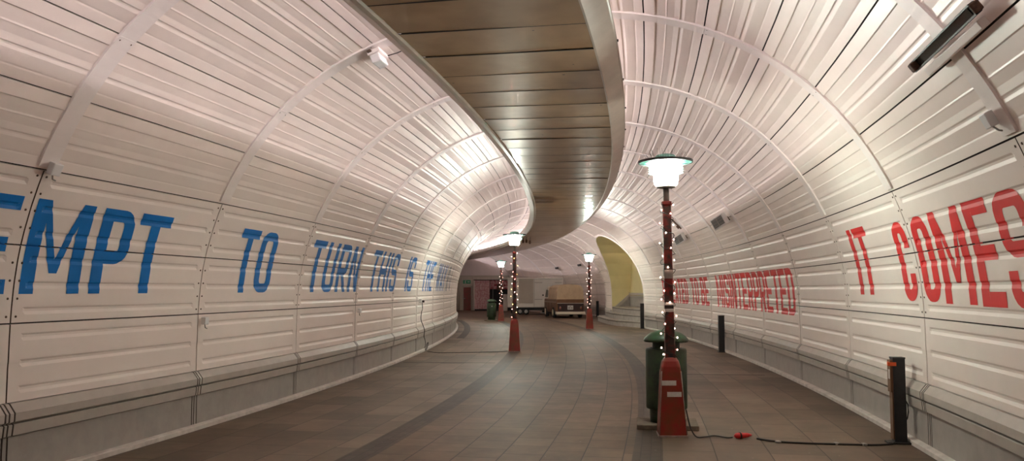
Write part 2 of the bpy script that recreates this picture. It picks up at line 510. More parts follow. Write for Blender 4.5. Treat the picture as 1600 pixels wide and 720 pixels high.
# ---- floor
fb = bmesh.new(); uvl = fb.loops.layers.uv.new('UVMap')
latz = [(-5.2, -4.3, 1), (-4.3, -3.0, 1), (-3.0, -1.74, 1), (-1.74, -1.44, 2), (-1.44, 0, 0), (0, 1.22, 0), (1.22, 1.52, 2), (1.52, 3.0, 1), (3.0, 4.3, 1), (4.3, 9., 1)]
ss = [S0+i*.75 for i in range(int((S1+4-S0)/.75)+1)]
def bend(s, l): return l-.13*(1-sm((s-9)/12)) if l in (1.22, 1.52) else l
for i in range(len(ss)-1):
    for a, b, mi in latz:
        f = fb.faces.new([fb.verts.new(W(q, bend(q, r))) for q, r in ((ss[i], a), (ss[i], b), (ss[i+1], b), (ss[i+1], a))])
        f.material_index = 0 if ss[i] > 47 else mi
        for l, (u, v) in zip(f.loops, [(ss[i], a), (ss[i], b), (ss[i+1], b), (ss[i+1], a)]): l[uvl].uv = (u+20, v+20)
        if f.normal.z < 0: pass
bmesh.ops.remove_doubles(fb, verts=fb.verts, dist=.001)
floor = struct(newobj('floor', fb, [M['fl_center'], M['fl_side'], M['fl_border']]))
# drain cover strip across the side paving, and pale kerb ring by the left curve
def strip(name, pts, w, z, m, h=.004):
    bm = bmesh.new(); prev = None
    for i, p in enumerate(pts):
        a = pts[max(0, i-1)]; b = pts[min(len(pts)-1, i+1)]
        d = (b-a); d.z = 0; d.normalize(); n = Vector((-d.y, d.x, 0))*w/2
        r = [bm.verts.new(p-n+Vector((0, 0, z))), bm.verts.new(p-n+Vector((0, 0, z+h))), bm.verts.new(p+n+Vector((0, 0, z+h))), bm.verts.new(p+n+Vector((0, 0, z)))]
        if prev:
            for j in range(3): bm.faces.new([prev[j], prev[j+1], r[j+1], r[j]])
        prev = r
    bmesh.ops.recalc_face_normals(bm, faces=bm.faces)
    return newobj(name, bm, m)
struct(strip('trim_40', [W(29+i*.5, -3.60) for i in range(36)], .26, 0, M['fl_border'], .006))
struct(strip('trim_41', [W(19.4, -3.9+i*.3) for i in range(8)], .07, 0, M['gasket'], .002))
struct(strip('trim_42', [W(17.2, 1.6+i*.3) for i in range(8)], .07, 0, M['gasket'], .002))

# ------------------------------------------------------------------ shape helpers
def bx(bm, c, d, rot=None, mi=0, bev=0.):
    r = bmesh.ops.create_cube(bm, size=1.)
    vs = r['verts']
    for v in vs:
        v.co = Vector((v.co.x*d[0], v.co.y*d[1], v.co.z*d[2]))
    if bev:
        es = list({e for v in vs for e in v.link_edges})
        rr = bmesh.ops.bevel(bm, geom=es, offset=bev, segments=2, affect='EDGES', profile=.5)
        vs = list({v for f in rr['faces'] for v in f.verts} | {v for v in vs if v.is_valid})
    for v in vs:
        if rot: v.co = rot @ v.co
        v.co += Vector(c)
    for f in {f for v in vs for f in v.link_faces}: f.material_index = mi
    return vs
def lathe(bm, prof_, n=24, c=(0, 0, 0), mi=0, sx=1, sy=1, rot=0.):
    prev = None; first = None
    for r, z in prof_:
        ring = [bm.verts.new((c[0]+sx*r*math.cos(rot+2*PI*i/n), c[1]+sy*r*math.sin(rot+2*PI*i/n), c[2]+z)) for i in range(n)]
        if prev:
            for i in range(n):
                f = bm.faces.new([prev[i], prev[(i+1) % n], ring[(i+1) % n], ring[i]]); f.material_index = mi; f.smooth = n > 8
        else: first = ring
        prev = ring
    f = bm.faces.new(first[::-1]); f.material_index = mi
    f = bm.faces.new(prev); f.material_index = mi
def tube(bm, pts, r, n=8, mi=0):
    pts = [Vector(p) for p in pts]; prev = None
    for i, p in enumerate(pts):
        d = (pts[min(i+1, len(pts)-1)]-pts[max(i-1, 0)]).normalized()
        a = d.cross(Vector((0, 0, 1)))
        if a.length < .05: a = d.cross(Vector((1, 0, 0)))
        a.normalize(); b = d.cross(a)
        ring = [bm.verts.new(p+(a*math.cos(2*PI*j/n)+b*math.sin(2*PI*j/n))*r) for j in range(n)]
        if prev:
            for j in range(n):
                f = bm.faces.new([prev[j], prev[(j+1) % n], ring[(j+1) % n], ring[j]]); f.smooth = True; f.material_index = mi
        else: bm.faces.new(ring[::-1])
        prev = ring
    bm.faces.new(prev)
def sqloft(bm, secs, mi=0, cap=True, c=(0, 0, 0)):
    """secs: (half_x, half_y, z, corner radius)"""
    prev = None
    for hx, hy, z, r in secs:
        ring = []
        for cx, cy, a0 in ((1, 1, 0), (-1, 1, 90), (-1, -1, 180), (1, -1, 270)):
            for k in range(4):
                a = math.radians(a0+k*30)
                ring.append(bm.verts.new((c[0]+cx*(hx-r)+r*math.cos(a), c[1]+cy*(hy-r)+r*math.sin(a), c[2]+z)))
        if prev:
            n = len(ring)
            for i in range(n):
                f = bm.faces.new([prev[i], prev[(i+1) % n], ring[(i+1) % n], ring[i]]); f.material_index = mi
        else: f = bm.faces.new(ring[::-1]); f.material_index = mi
        prev = ring
    f = bm.faces.new(prev); f.material_index = mi
def prism(bm, poly, z0, z1, mi=0, mtop=None):
    a = [bm.verts.new((x, y, z0)) for x, y in poly]; b = [bm.verts.new((x, y, z1)) for x, y in poly]
    n = len(poly)
    for i in range(n):
        f = bm.faces.new([a[i], a[(i+1) % n], b[(i+1) % n], b[i]]); f.material_index = mi
    f = bm.faces.new(b); f.material_index = mi if mtop is None else mtop
    bm.faces.new(a[::-1])

# ------------------------------------------------------------------ lettering
TH = .155; TV = .125     # stroke width across and down, metres (height of a letter 0.85)
def stroke(path, closed=False, th=TH, tv=TV):
    """offset a centreline both ways; returns quads. anisotropic stroke (th for vertical runs, tv for horizontal)"""
    n = len(path); L, Rr = [], []
    for i in range(n):
        p = path[i]
        a = path[i-1] if (i > 0 or closed) else None
        b = path[(i+1) % n] if (i < n-1 or closed) else None
        def nrm(u, v):
            dx, dy = v[0]-u[0], v[1]-u[1]; l = math.hypot(dx, dy) or 1
            return (-dy/l, dx/l)
        ns = []
        if a: ns.append(nrm(a, p))
        if b: ns.append(nrm(p, b))
        nx = sum(q[0] for q in ns)/len(ns); ny = sum(q[1] for q in ns)/len(ns)
        l2 = nx*nx+ny*ny or 1
        nx, ny = nx/max(l2, .3), ny/max(l2, .3)
        L.append((p[0]+nx*th/2, p[1]+ny*tv/2)); Rr.append((p[0]-nx*th/2, p[1]-ny*tv/2))
    m = n if closed else n-1
    return [[L[i], Rr[i], Rr[(i+1) % n], L[(i+1) % n]] for i in range(m)]
def arcpts(cx, cy, rx, ry, a0, a1, n=5):
    return [(cx+rx*math.cos(math.radians(a0+(a1-a0)*i/n)), cy+ry*math.sin(math.radians(a0+(a1-a0)*i/n))) for i in range(n+1)]
def glyph(ch, w, h, t=TH):
    v = TV; x0, x1 = t/2, w-t/2; y0, y1 = v/2, h-v/2; rx = min(.12, (x1-x0)/2); ry = .12
    R = lambda a, b, c, d: [[(a, b), (c, b), (c, d), (a, d)]]
    st = lambda p, c=False: stroke(p, c, t, v)
    TL = arcpts(x0+rx, y1-ry, rx, ry, 180, 90); TR = arcpts(x1-rx, y1-ry, rx, ry, 90, 0)
    BR = arcpts(x1-rx, y0+ry, rx, ry, 0, -90); BL = arcpts(x0+rx, y0+ry, rx, ry, 270, 180)
    if ch == 'I': return R(0, 0, t, h)
    if ch == 'T': return R(0, h-v, w, h)+R(w/2-t/2, 0, w/2+t/2, h-v)
    if ch == 'E': return R(0, 0, t, h)+R(t, 0, w, v)+R(t, h-v, w, h)+R(t, h/2-v/2, w*.9, h/2+v/2)
    if ch == 'H': return R(0, 0, t, h)+R(w-t, 0, w, h)+R(t, h/2-v/2, w-t, h/2+v/2)
    if ch == 'O': return st(TL+TR+BR+BL, True)
    if ch == 'C': return st([(x1, h*.66)]+TR[::-1]+TL[::-1]+BL[::-1]+BR[::-1]+[(x1, h*.34)])
    if ch == 'U': return st([(x0, h)]+BL[::-1]+BR[::-1]+[(x1, h)])
    if ch == 'D': return R(0, 0, t, h)+st([(t, y1)]+TR+BR+[(t, y0)])
    if ch in 'PR':
        ym = h*.42
        b = R(0, 0, t, h)+st([(t, y1)]+TR+arcpts(x1-rx, ym+ry, rx, ry, 0, -90)+[(t, ym)])
        if ch == 'R': b += [[(w*.42, ym-v/2), (w*.42+t, ym-v/2), (w, 0), (w-t, 0)]]
        return b
    if ch == 'B':
        ym = h*.5; r2 = min(rx, .1)
        return R(0, 0, t, h)+st([(t, y1)]+arcpts(x1-r2, y1-r2, r2, r2, 90, 0)+arcpts(x1-r2, ym+r2, r2, r2, 0, -90)+[(t, ym)])+st([(x1-r2, ym)]+arcpts(x1-r2, ym-r2, r2, r2, 90, 0)+arcpts(x1-r2, y0+r2, r2, r2, 0, -90)+[(t, y0)])
    if ch == 'S':
        ym = h*.5
        return st([(x1, h*.68)]+TR[::-1]+TL[::-1]+arcpts(x0+rx, ym+ry*.9, rx, ry*.9, 180, 270)+arcpts(x1-rx, ym-ry*.9, rx, ry*.9, 90, 0)+BR+BL+[(x0, h*.32)])
    if ch == 'M': return R(0, 0, t, h)+R(w-t, 0, w, h)+[[(t*.55, h), (t*1.0, h), (w/2+t*.3, h*.22), (w/2-t*.3, h*.22)][::-1], [(w-t, h), (w-t*.55, h), (w/2+t*.3, h*.22), (w/2-t*.3, h*.22)][::-1]]
    if ch == 'N': return R(0, 0, t, h)+R(w-t, 0, w, h)+[[(t*.3, h), (t, h), (w-t*.3, 0), (w-t, 0)][::-1]]
    if ch == 'A': return [[(0, 0), (t, 0), (w/2+t*.35, h), (w/2-t*.45, h)], [(w-t, 0), (w, 0), (w/2+t*.45, h), (w/2-t*.35, h)]]+R(t*1.0, h*.2, w-t*1.0, h*.2+v*.8)
    if ch == 'W': return [[(0, h), (t, h), (w*.30+t*.4, 0), (w*.30-t*.3, 0)][::-1], [(w*.5-t*.4, h), (w*.5+t*.3, h), (w*.30+t*.4, 0), (w*.30-t*.3, 0)][::-1],
                          [(w*.5-t*.3, h), (w*.5+t*.4, h), (w*.70+t*.3, 0), (w*.70-t*.4, 0)][::-1], [(w-t, h), (w, h), (w*.70+t*.3, 0), (w*.70-t*.4, 0)][::-1]]
    if ch == 'Y': return [[(0, h), (t, h), (w/2+t*.4, h*.4), (w/2-t*.5, h*.4)][::-1], [(w-t, h), (w, h), (w/2+t*.5, h*.4), (w/2-t*.4, h*.4)][::-1]]+R(w/2-t/2, 0, w/2+t/2, h*.4)
    if ch == '.': return R(0, 0, t, v)
    return []
def word(text, s_start, s_end, a0, a1, side, m, parent, wid=None, t=TH):
    """letters from s_start to s_end; on the left wall s grows with reading, on the right it falls"""
    h = a1-a0; span = abs(s_end-s_start)
    ws = [(.42 if c == '.' else .30 if c == 'I' else 1.35 if c in 'MW' else 1.) for c in text]
    gap = .13
    unit = (span-gap*(len(text)-1))/sum((w if c not in 'I' else 0) for w, c in zip(ws, text)) if False else None
    fixed = sum(t for c in text if c in 'I.'); flex = sum(w for w, c in zip(ws, text) if c not in 'I.')
    gap = min(.14, span*.05+.04)
    if side > 0 and len(text) > 1: gap = .075; t = .165
    fixed = sum(t for c in text if c in 'I.')
    u = (span-fixed-gap*(len(text)-1))/max(flex, .01)
    pos = 0.; bm = bmesh.new()
    for c, w in zip(text, ws):
        ww = t if c in 'I.' else w*u
        for q in glyph(c, ww, h, t):
            vs = [bm.verts.new((pos+x, y, 0)) for x, y in q]
            try: bm.faces.new(vs)
            except ValueError: pass
        pos += ww+gap
    bmesh.ops.remove_doubles(bm, verts=bm.verts, dist=1e-5)
    dirn = 1 if s_end > s_start else -1
    cutu = []
    for c in columns(min(s_start, s_end)-.1, max(s_start, s_end)+.1): cutu.append((c-s_start)*dirn)
    k = 0
    for u_ in cutu:
        bmesh.ops.bisect_plane(bm, geom=list(bm.verts)+list(bm.edges)+list(bm.faces), plane_co=(u_, 0, 0), plane_no=(1, 0, 0), dist=1e-6)
    for a in RA:
        if a0 < a < a1: bmesh.ops.bisect_plane(bm, geom=list(bm.verts)+list(bm.edges)+list(bm.faces), plane_co=(0, a-a0, 0), plane_no=(0, 1, 0), dist=1e-6)
    for v in bm.verts:
        s = s_start+dirn*v.co.x; a = a0+v.co.y
        v.co = wallpt(s, a, side, disp(s, a)+.0035)
    if side*dirn > 0: bmesh.ops.reverse_faces(bm, faces=bm.faces)
    # make every face look into the tunnel
    bm.normal_update()
    for f in bm.faces:
        c = f.calc_center_median(); ctr = Vector((*at(min(s_start, s_end)+abs(span)/2)[:2], 1.5))
        if f.normal.dot(ctr-c) < 0: f.normal_flip()
    return newobj('painted_word', bm, m, parent)
LA, LB = 1.615, 2.465
for txt, a, b in (('ATTEMPT', 3.9, 8.92), ('TO', 10.6, 11.75), ('TURN', 13.15, 15.85), ('THIS', 16.68, 19.05), ('IS', 20.2, 21.1), ('THE', 22.6, 24.52), ('WAY', 25.4, 27.85)):
    if txt == 'ATTEMPT':
        w = word('E', 6.12, 6.66, LA, LB, -1, M['blue'], wall_left)
        w = word('M', 6.83, 7.60, LA, LB, -1, M['blue'], wall_left, t=.17)
        w = word('P', 7.74, 8.27, LA, LB, -1, M['blue'], wall_left, t=.17)
        w = word('T', 8.35, 8.92, LA, LB, -1, M['blue'], wall_left, t=.17)
        word('TT', 4.85, 6.0, LA, LB, -1, M['blue'], wall_left)
    else: w = word(txt, a, b, LA, LB, -1, M['blue'], wall_left)
    w['label'] = 'blue painted capital letters'
w = word('IN', 28.5, 30.1, LA, LB, -1, M['bluegrey'], wall_left); w['label'] = 'slate blue painted letters'
for txt, a, b, lo, hi in (('IT', 12.18, 11.38, 1.59, 2.46), ('C', 10.38, 9.93, 1.53, 2.40), ('O', 9.72, 9.24, 1.53, 2.40), ('M', 9.13, 8.36, 1.52, 2.40), ('E', 8.24, 7.74, 1.51, 2.40), ('S', 7.63, 7.03, 1.51, 2.40),
                          ('MISINTERPRETED', 24.15, 16.18, 1.18, 2.06), ('BE', 26.45, 25.3, 1.18, 2.04), ('TO', 27.95, 26.8, 1.18, 2.04), ('REPEATED', 32.9, 28.5, 1.18, 2.04)):
    w = word(txt, a, b, lo, hi, 1, M['red'], wall_right, t=.17 if len(txt) < 2 else TH); w['label'] = 'red painted capital letters'

# ------------------------------------------------------------------ hung deck over the road
DL, DR, DH = -1.045, .765, 4.08
deck = thing('hanging_ceiling_deck', 'winding brown lacquered board ceiling deck hanging along the tunnel top', 'ceiling panel', (0, 0, 0))
bm = bmesh.new(); uvl = bm.loops.layers.uv.new('UVMap')
DS0, DS1 = S0+.1, 70.
BW = .82
nb = int((DS1-DS0)/BW)
rnd = random.Random(3)
for i in range(nb):
    a, b = DS0+i*BW+.010, DS0+(i+1)*BW-.010
    sag = [rnd.uniform(-.004, .004) for _ in range(4)]
    nx = 7
    g = {}
    for k, s in enumerate((a, (a+b)/2, b)):
        for j in range(nx):
            f = j/(nx-1)
            z = DH+(sag[0]*(1-f)+sag[1]*f)+(.006 if k == 1 else 0)*(1 if i % 2 else .5)+math.sin(i*1.7+f*5)*.0025
            g[k, j] = bm.verts.new(W(s, DL+(DR-DL)*f, z))
    for k in range(2):
        for j in range(nx-1):
            q = [g[k, j], g[k+1, j], g[k+1, j+1], g[k, j+1]]
            f = bm.faces.new(q); f.smooth = True
            sv = (a, (a+b)/2, b)
            for l, (kk, jj) in zip(f.loops, ((k, j), (k+1, j), (k+1, j+1), (k, j+1))):
                l[uvl].uv = (sv[kk]+i*3.3, DL+(DR-DL)*jj/(nx-1))
for i in range(nb+1):
    a, b = DS0+i*BW-.012, DS0+i*BW+.012
    f = bm.faces.new([bm.verts.new(W(q, r, DH-.0035)) for q, r in ((a, DL+.01), (b, DL+.01), (b, DR-.01), (a, DR-.01))])
    f.material_index = 1
bmesh.ops.recalc_face_normals(bm, faces=bm.faces)
for f in bm.faces:
    if f.normal.z > 0: f.normal_flip()
o = newobj('board_soffit', bm, [M['deck'], M['gasket']], deck)
def ribbon(name, prof_, m, parent, s0=DS0, s1=DS1, step=.5):
    bm = bmesh.new(); prev = None; s = s0
    while s <= s1+1e-6:
        ring = [bm.verts.new(W(s, l, z)) for l, z in prof_]
        if prev:
            n = len(ring)
            for j in range(n):
                f = bm.faces.new([prev[j], prev[(j+1) % n], ring[(j+1) % n], ring[j]])
        else: bm.faces.new(ring)
        prev = ring; s += step
    bm.faces.new(prev[::-1])
    bmesh.ops.recalc_face_normals(bm, faces=bm.faces)
    return newobj(name, bm, m, parent)
ribbon('deck_core', [(DL+.01, DH+.03), (DR-.01, DH+.03), (DR-.01, DH+.10), (DL+.01, DH+.10)], M['gasket'], deck)
for sd, e in ((-1, DL), (1, DR)):
    if sd > 0: fp = [(e-.01, DH-.006), (e+.01, DH-.008), (e+.195, DH+.125), (e+.21, DH+.13), (e+.21, DH+.165), (e+.195, DH+.165), (e+.185, DH+.15), (e, DH+.02)]
    else: fp = [(e+.01, DH-.006), (e, DH-.030), (e-.05, DH-.032), (e-.055, DH-.018), (e-.165, DH+.030), (e-.18, DH+.035), (e-.18, DH+.15), (e-.165, DH+.15), (e-.155, DH+.05), (e, DH+.02)]
    ribbon('edge_flange', fp, M['flange'], deck)
    # small dark clips along the outer lip
    s = 4.3
    while s < 26:
        bm = bmesh.new()
        p = W(s, e+sd*(.215 if sd > 0 else .185), DH+.145 if sd > 0 else DH+.08); bx(bm, p, (.018, .03, .02), Matrix.Rotation(-at(s)[2], 3, 'Z')); s += 1.6
        newobj('edge_clip', bm, M['gasket'], deck)
# fluorescent uplights standing on the deck: parts of it
TZ = 4.645
for i in range(26):
    s = PH-4*SP+1.5+i*SP
    if s > 69: break
    bm = bmesh.new()
    tube(bm, [W(s+k*.25, -.14, TZ) for k in range(-5, 6)], .022, 8)
    lt = newobj('light_tube', bm, M['tube'] if s < 27 else M['tube_far'], deck)
    bm = bmesh.new()
    tube(bm, [W(s-1.1, -.14, DH+.10), W(s-1.1, -.14, TZ-.04), W(s-1.0, -.14, TZ-.035), W(s+1.0, -.14, TZ-.035), W(s+1.1, -.14, TZ-.04), W(s+1.1, -.14, DH+.10)], .012, 6)
    newobj('tube_stand', bm, M['greymetal'], deck)

# ------------------------------------------------------------------ end walls
def quadobj(name, pts, m, parent=None):
    bm = bmesh.new(); bm.faces.new([bm.verts.new(p) for p in pts]); return newobj(name, bm, m, parent)
bm = bmesh.new()
YB = 68.
bx(bm, (-2., YB+.1, 1.38), (22, .2, 2.76), mi=0)
bx(bm, (-2., YB+.12, 4.4), (22, .2, 3.3), mi=1)
bx(bm, (-2., YB, 2.78), (22, .08, .06), mi=2)
for i in range(60):
    xx_ = -11+i*.30
    if -4.1 < xx_ < -3.2: continue
    bx(bm, (xx_, YB-.004, 1.36), (.015, .02, 2.72), mi=2)
wall_back = struct(newobj('wall_back', bm, [M['backwall'], M['backpink'], M['doorframe']]))
bm = bmesh.new()
p = W(S0+.02, 0); rz = Matrix.Rotation(-at(S0)[2], 3, 'Z')
bx(bm, (p.x, p.y, 2.6), (10, .2, 5.4), rz)
struct(newobj('wall_front', bm, M['paint']))
# red door
bm = bmesh.new()
bx(bm, (-3.645, YB-.03, .93), (.60, .05, 1.86), bev=.004)
bx(bm, (-3.645, YB-.06, .5), (.44, .015, .62)); bx(bm, (-3.645, YB-.06, 1.35), (.44, .015, .7))
door = struct(newobj('door_1', bm, M['doorred']))
bm = bmesh.new()
bx(bm, (-4.0, YB-.06, .97), (.09, .1, 1.94)); bx(bm, (-3.29, YB-.06, .97), (.09, .1, 1.94)); bx(bm, (-3.645, YB-.06, 1.93), (.80, .1, .09))
newobj('door_frame', bm, M['doorframe'], door)
bm = bmesh.new(); bx(bm, (-3.86, YB-.09, .95), (.10, .05, .03)); newobj('door_handle', bm, M['chrome'], door)
es = thing('exit_sign', 'small green escape sign on the wall above the red door', 'sign', (-3.68, YB-.05, 2.30))
bm = bmesh.new(); bx(bm, (0, 0, 0), (.62, .05, .30), bev=.006); newobj('sign_panel', bm, M['signgreen'], es)
bm = bmesh.new()
bx(bm, (-.12, -.03, .0), (.05, .01, .12)); bx(bm, (-.10, -.03, .085), (.04, .01, .04)); bx(bm, (-.135, -.03, -.08), (.03, .01, .09), Matrix.Rotation(.5, 3, 'Y')); bx(bm, (-.10, -.03, -.08), (.03, .01, .09), Matrix.Rotation(-.5, 3, 'Y'))
newobj('running_figure', bm, M['white'], es); bm = bmesh.new()
bx(bm, (.12, -.03, 0), (.16, .01, .03)); bx(bm, (.19, -.03, .025), (.07, .01, .025), Matrix.Rotation(.8, 3, 'Y')); bx(bm, (.19, -.03, -.025), (.07, .01, .025), Matrix.Rotation(-.8, 3, 'Y'))
newobj('arrow', bm, M['white'], es)
# pipes left of the door
for j, xx_ in enumerate((-4.30, -4.48, -4.66)):
    bm = bmesh.new(); tube(bm, [(xx_, YB-.12, 0), (xx_, YB-.12, 2.72)], .045+.015*(j == 1), 10)
    tag(newobj('wall_pipe', bm, M['doorframe']), ['slim pale pipe nearest the red door', 'thicker pale pipe between two slim ones left of the red door', 'slim pale pipe farthest left of the red door'][j], 'pipe', 'pipes left of the red door')

# ------------------------------------------------------------------ alcove with steps in the right wall
bm = bmesh.new()
LATB = 5.05
prev = None
pts = []
for (a, b), (c, d) in zip(OPEN, OPEN[1:]):
    for i in range(6):
        t = i/6; pts.append((a+(c-a)*t, b+(d-b)*t))
pts.append(OPEN[-1])
for s, a in pts:
    w, h, n = prof(a)
    p0 = wallpt(s, a, 1, .012); p1 = W(s, LATB+.02, h)
    r = [bm.verts.new(p0), bm.verts.new(p1)]
    if prev: f = bm.faces.new([prev[0], r[0], r[1], prev[1]])
    prev = r
bmesh.ops.recalc_face_normals(bm, faces=bm.faces)
bk = []
p_ = [W(36.3, LATB, -.02), W(43.6, LATB, -.02), W(43.6, LATB, 4.5), W(36.3, LATB, 4.5)]
bm.faces.new([bm.verts.new(q) for q in p_])
alc = struct(newobj('wall_alcove', bm, M['yellow']))
# white edge of the opening
bm = bmesh.new(); prev = None
for s, a in pts:
    cs, ca = 40.0, 1.5
    d = math.hypot(s-cs, a-ca); us, ua = (s-cs)/d, (a-ca)/d
    ring = [wallpt(s, a, 1, .0), wallpt(s, a, 1, .035), wallpt(s+us*.06, a+ua*.06, 1, .035), wallpt(s+us*.06, a+ua*.06, 1, -.01)]
    ring = [bm.verts.new(q) for q in ring]
    if prev:
        for j in range(3): bm.faces.new([prev[j], ring[j], ring[j+1], prev[j+1]])
    prev = ring
bmesh.ops.recalc_face_normals(bm, faces=bm.faces)
struct(newobj('trim_43', bm, M['rib']))
# dado inside the alcove
LAND = .80
def wbox(bm, s0, s1, l0, l1, z0, z1, mi=0, zs=None):
    """curvilinear box; zs = (z1 at s0,l0 ; s1,l0 ; s1,l1 ; s0,l1)"""
    c = [(s0, l0), (s1, l0), (s1, l1), (s0, l1)]
    a = [bm.verts.new(W(s, l, z0)) for s, l in c]; b = [bm.verts.new(W(s, l, zs[i] if zs else z1)) for i, (s, l) in enumerate(c)]
    for i in range(4):
        f = bm.faces.new([a[i], a[(i+1) % 4], b[(i+1) % 4], b[i]]); f.material_index = mi
    f = bm.faces.new(b); f.material_index = mi
    f = bm.faces.new(a[::-1]); f.material_index = mi
bm = bmesh.new()
wbox(bm, 36.62, 43.3, LATB-.05, LATB, LAND, 1.30, 0)
wbox(bm, 36.62, 43.3, LATB-.10, LATB, 1.30, 1.36, 1)
wbox(bm, 36.62, 43.3, LATB-.085, LATB, 1.385, 1.50, 1)
# sloped dado on the far side wall
l0, l1 = 4.12, LATB
for (d0, d1, th_, mi) in ((0, -.20, .05, 0), (-.20, -.14, .10, 1), (-.115, 0, .085, 1)):
    pass
def slope(l): return .72+(1.50-.72)*(l-l0)/(l1-l0)
for (t0, t1, dep, mi) in ((-9, -.20, .05, 0), (-.20, -.14, .10, 1), (-.115, 0., .085, 1)):
    a = []
    for s in (43.29-dep, 43.29):
        zz = [(l0, max(.3, slope(l0)+t0) if t0 > -5 else .3), (l1, slope(l1)+t0 if t0 > -5 else .3), (l1, slope(l1)+t1), (l0, slope(l0)+t1)]
        a.append([bm.verts.new(W(s, l, z)) for l, z in zz])
    for i in range(4):
        f = bm.faces.new([a[0][i], a[0][(i+1) % 4], a[1][(i+1) % 4], a[1][i]]); f.material_index = mi
    f = bm.faces.new(a[0]); f.material_index = mi
    f = bm.faces.new(a[1][::-1]); f.material_index = mi
bmesh.ops.recalc_face_normals(bm, faces=bm.faces)
struct(newobj('baseboard_alcove', bm, [M['plinth'], M['plinth_cap']]))
stairs = thing('staircase', 'pale painted steps with angled fronts rising into the yellow alcove', 'stairs', (0, 0, 0))
stepdef = [(.0, .27, [(36.62, 4.3), (36.62, 4.02), (38.6, 3.28), (40.6, 3.20), (44.6, 3.62), (45.4, 3.98), (45.4, 4.25), (43.4, 4.3)]),
           (.27, .54, [(36.62, 4.4), (36.62, 4.10), (38.9, 3.62), (41.0, 3.56), (43.9, 3.88), (44.4, 4.02), (44.4, 4.2), (43.4, 4.3)]),
           (.54, LAND, [(36.70, LATB-.12), (36.70, 4.18), (39.2, 3.92), (41.6, 3.90), (43.2, 4.06), (43.2, LATB-.12)])]
for z0, z1, poly in stepdef:
    bm = bmesh.new()
    q = [W(s, l) for s, l in poly]
    prism(bm, [(p.x, p.y) for p in q], z0, z1-.045, 0)
    cx, cy = sum(p.x for p in q)/len(q), sum(p.y for p in q)/len(q)
    q2 = [(p.x-.03*(1 if l < 4.0 else 0), p.y-.03*(1 if l < 4.0 else 0)) for p, (s, l) in zip(q, poly)]
    prism(bm, q2, z1-.04, z1, 1)
    prism(bm, [(p.x-.012*(1 if l < 4.0 else 0), p.y-.012*(1 if l < 4.0 else 0)) for p, (s, l) in zip(q, poly)], z1-.085, z1-.041, 2)
    bmesh.ops.recalc_face_normals(bm, faces=bm.faces)
    newobj('step', bm, [M['stepside'], M['step'], M['groove']], stairs)
# little lamp on the alcove wall
al = thing('wall_lamp', 'small white bulb fitting on the yellow alcove wall', 'lamp', (0, 0, 0))
bm = bmesh.new(); q = W(43.2, 4.42, 3.35)
lathe(bm, [(.05, 0), (.06, .03), (.06, .12), (.03, .15)], 12, (q.x, q.y-.03, q.z)); newobj('lamp_glass', bm, M['vancream'], al, True)
bm = bmesh.new(); bx(bm, (q.x, q.y+.03, q.z+.16), (.12, .10, .03)); newobj('lamp_bracket', bm, M['greymetal'], al)

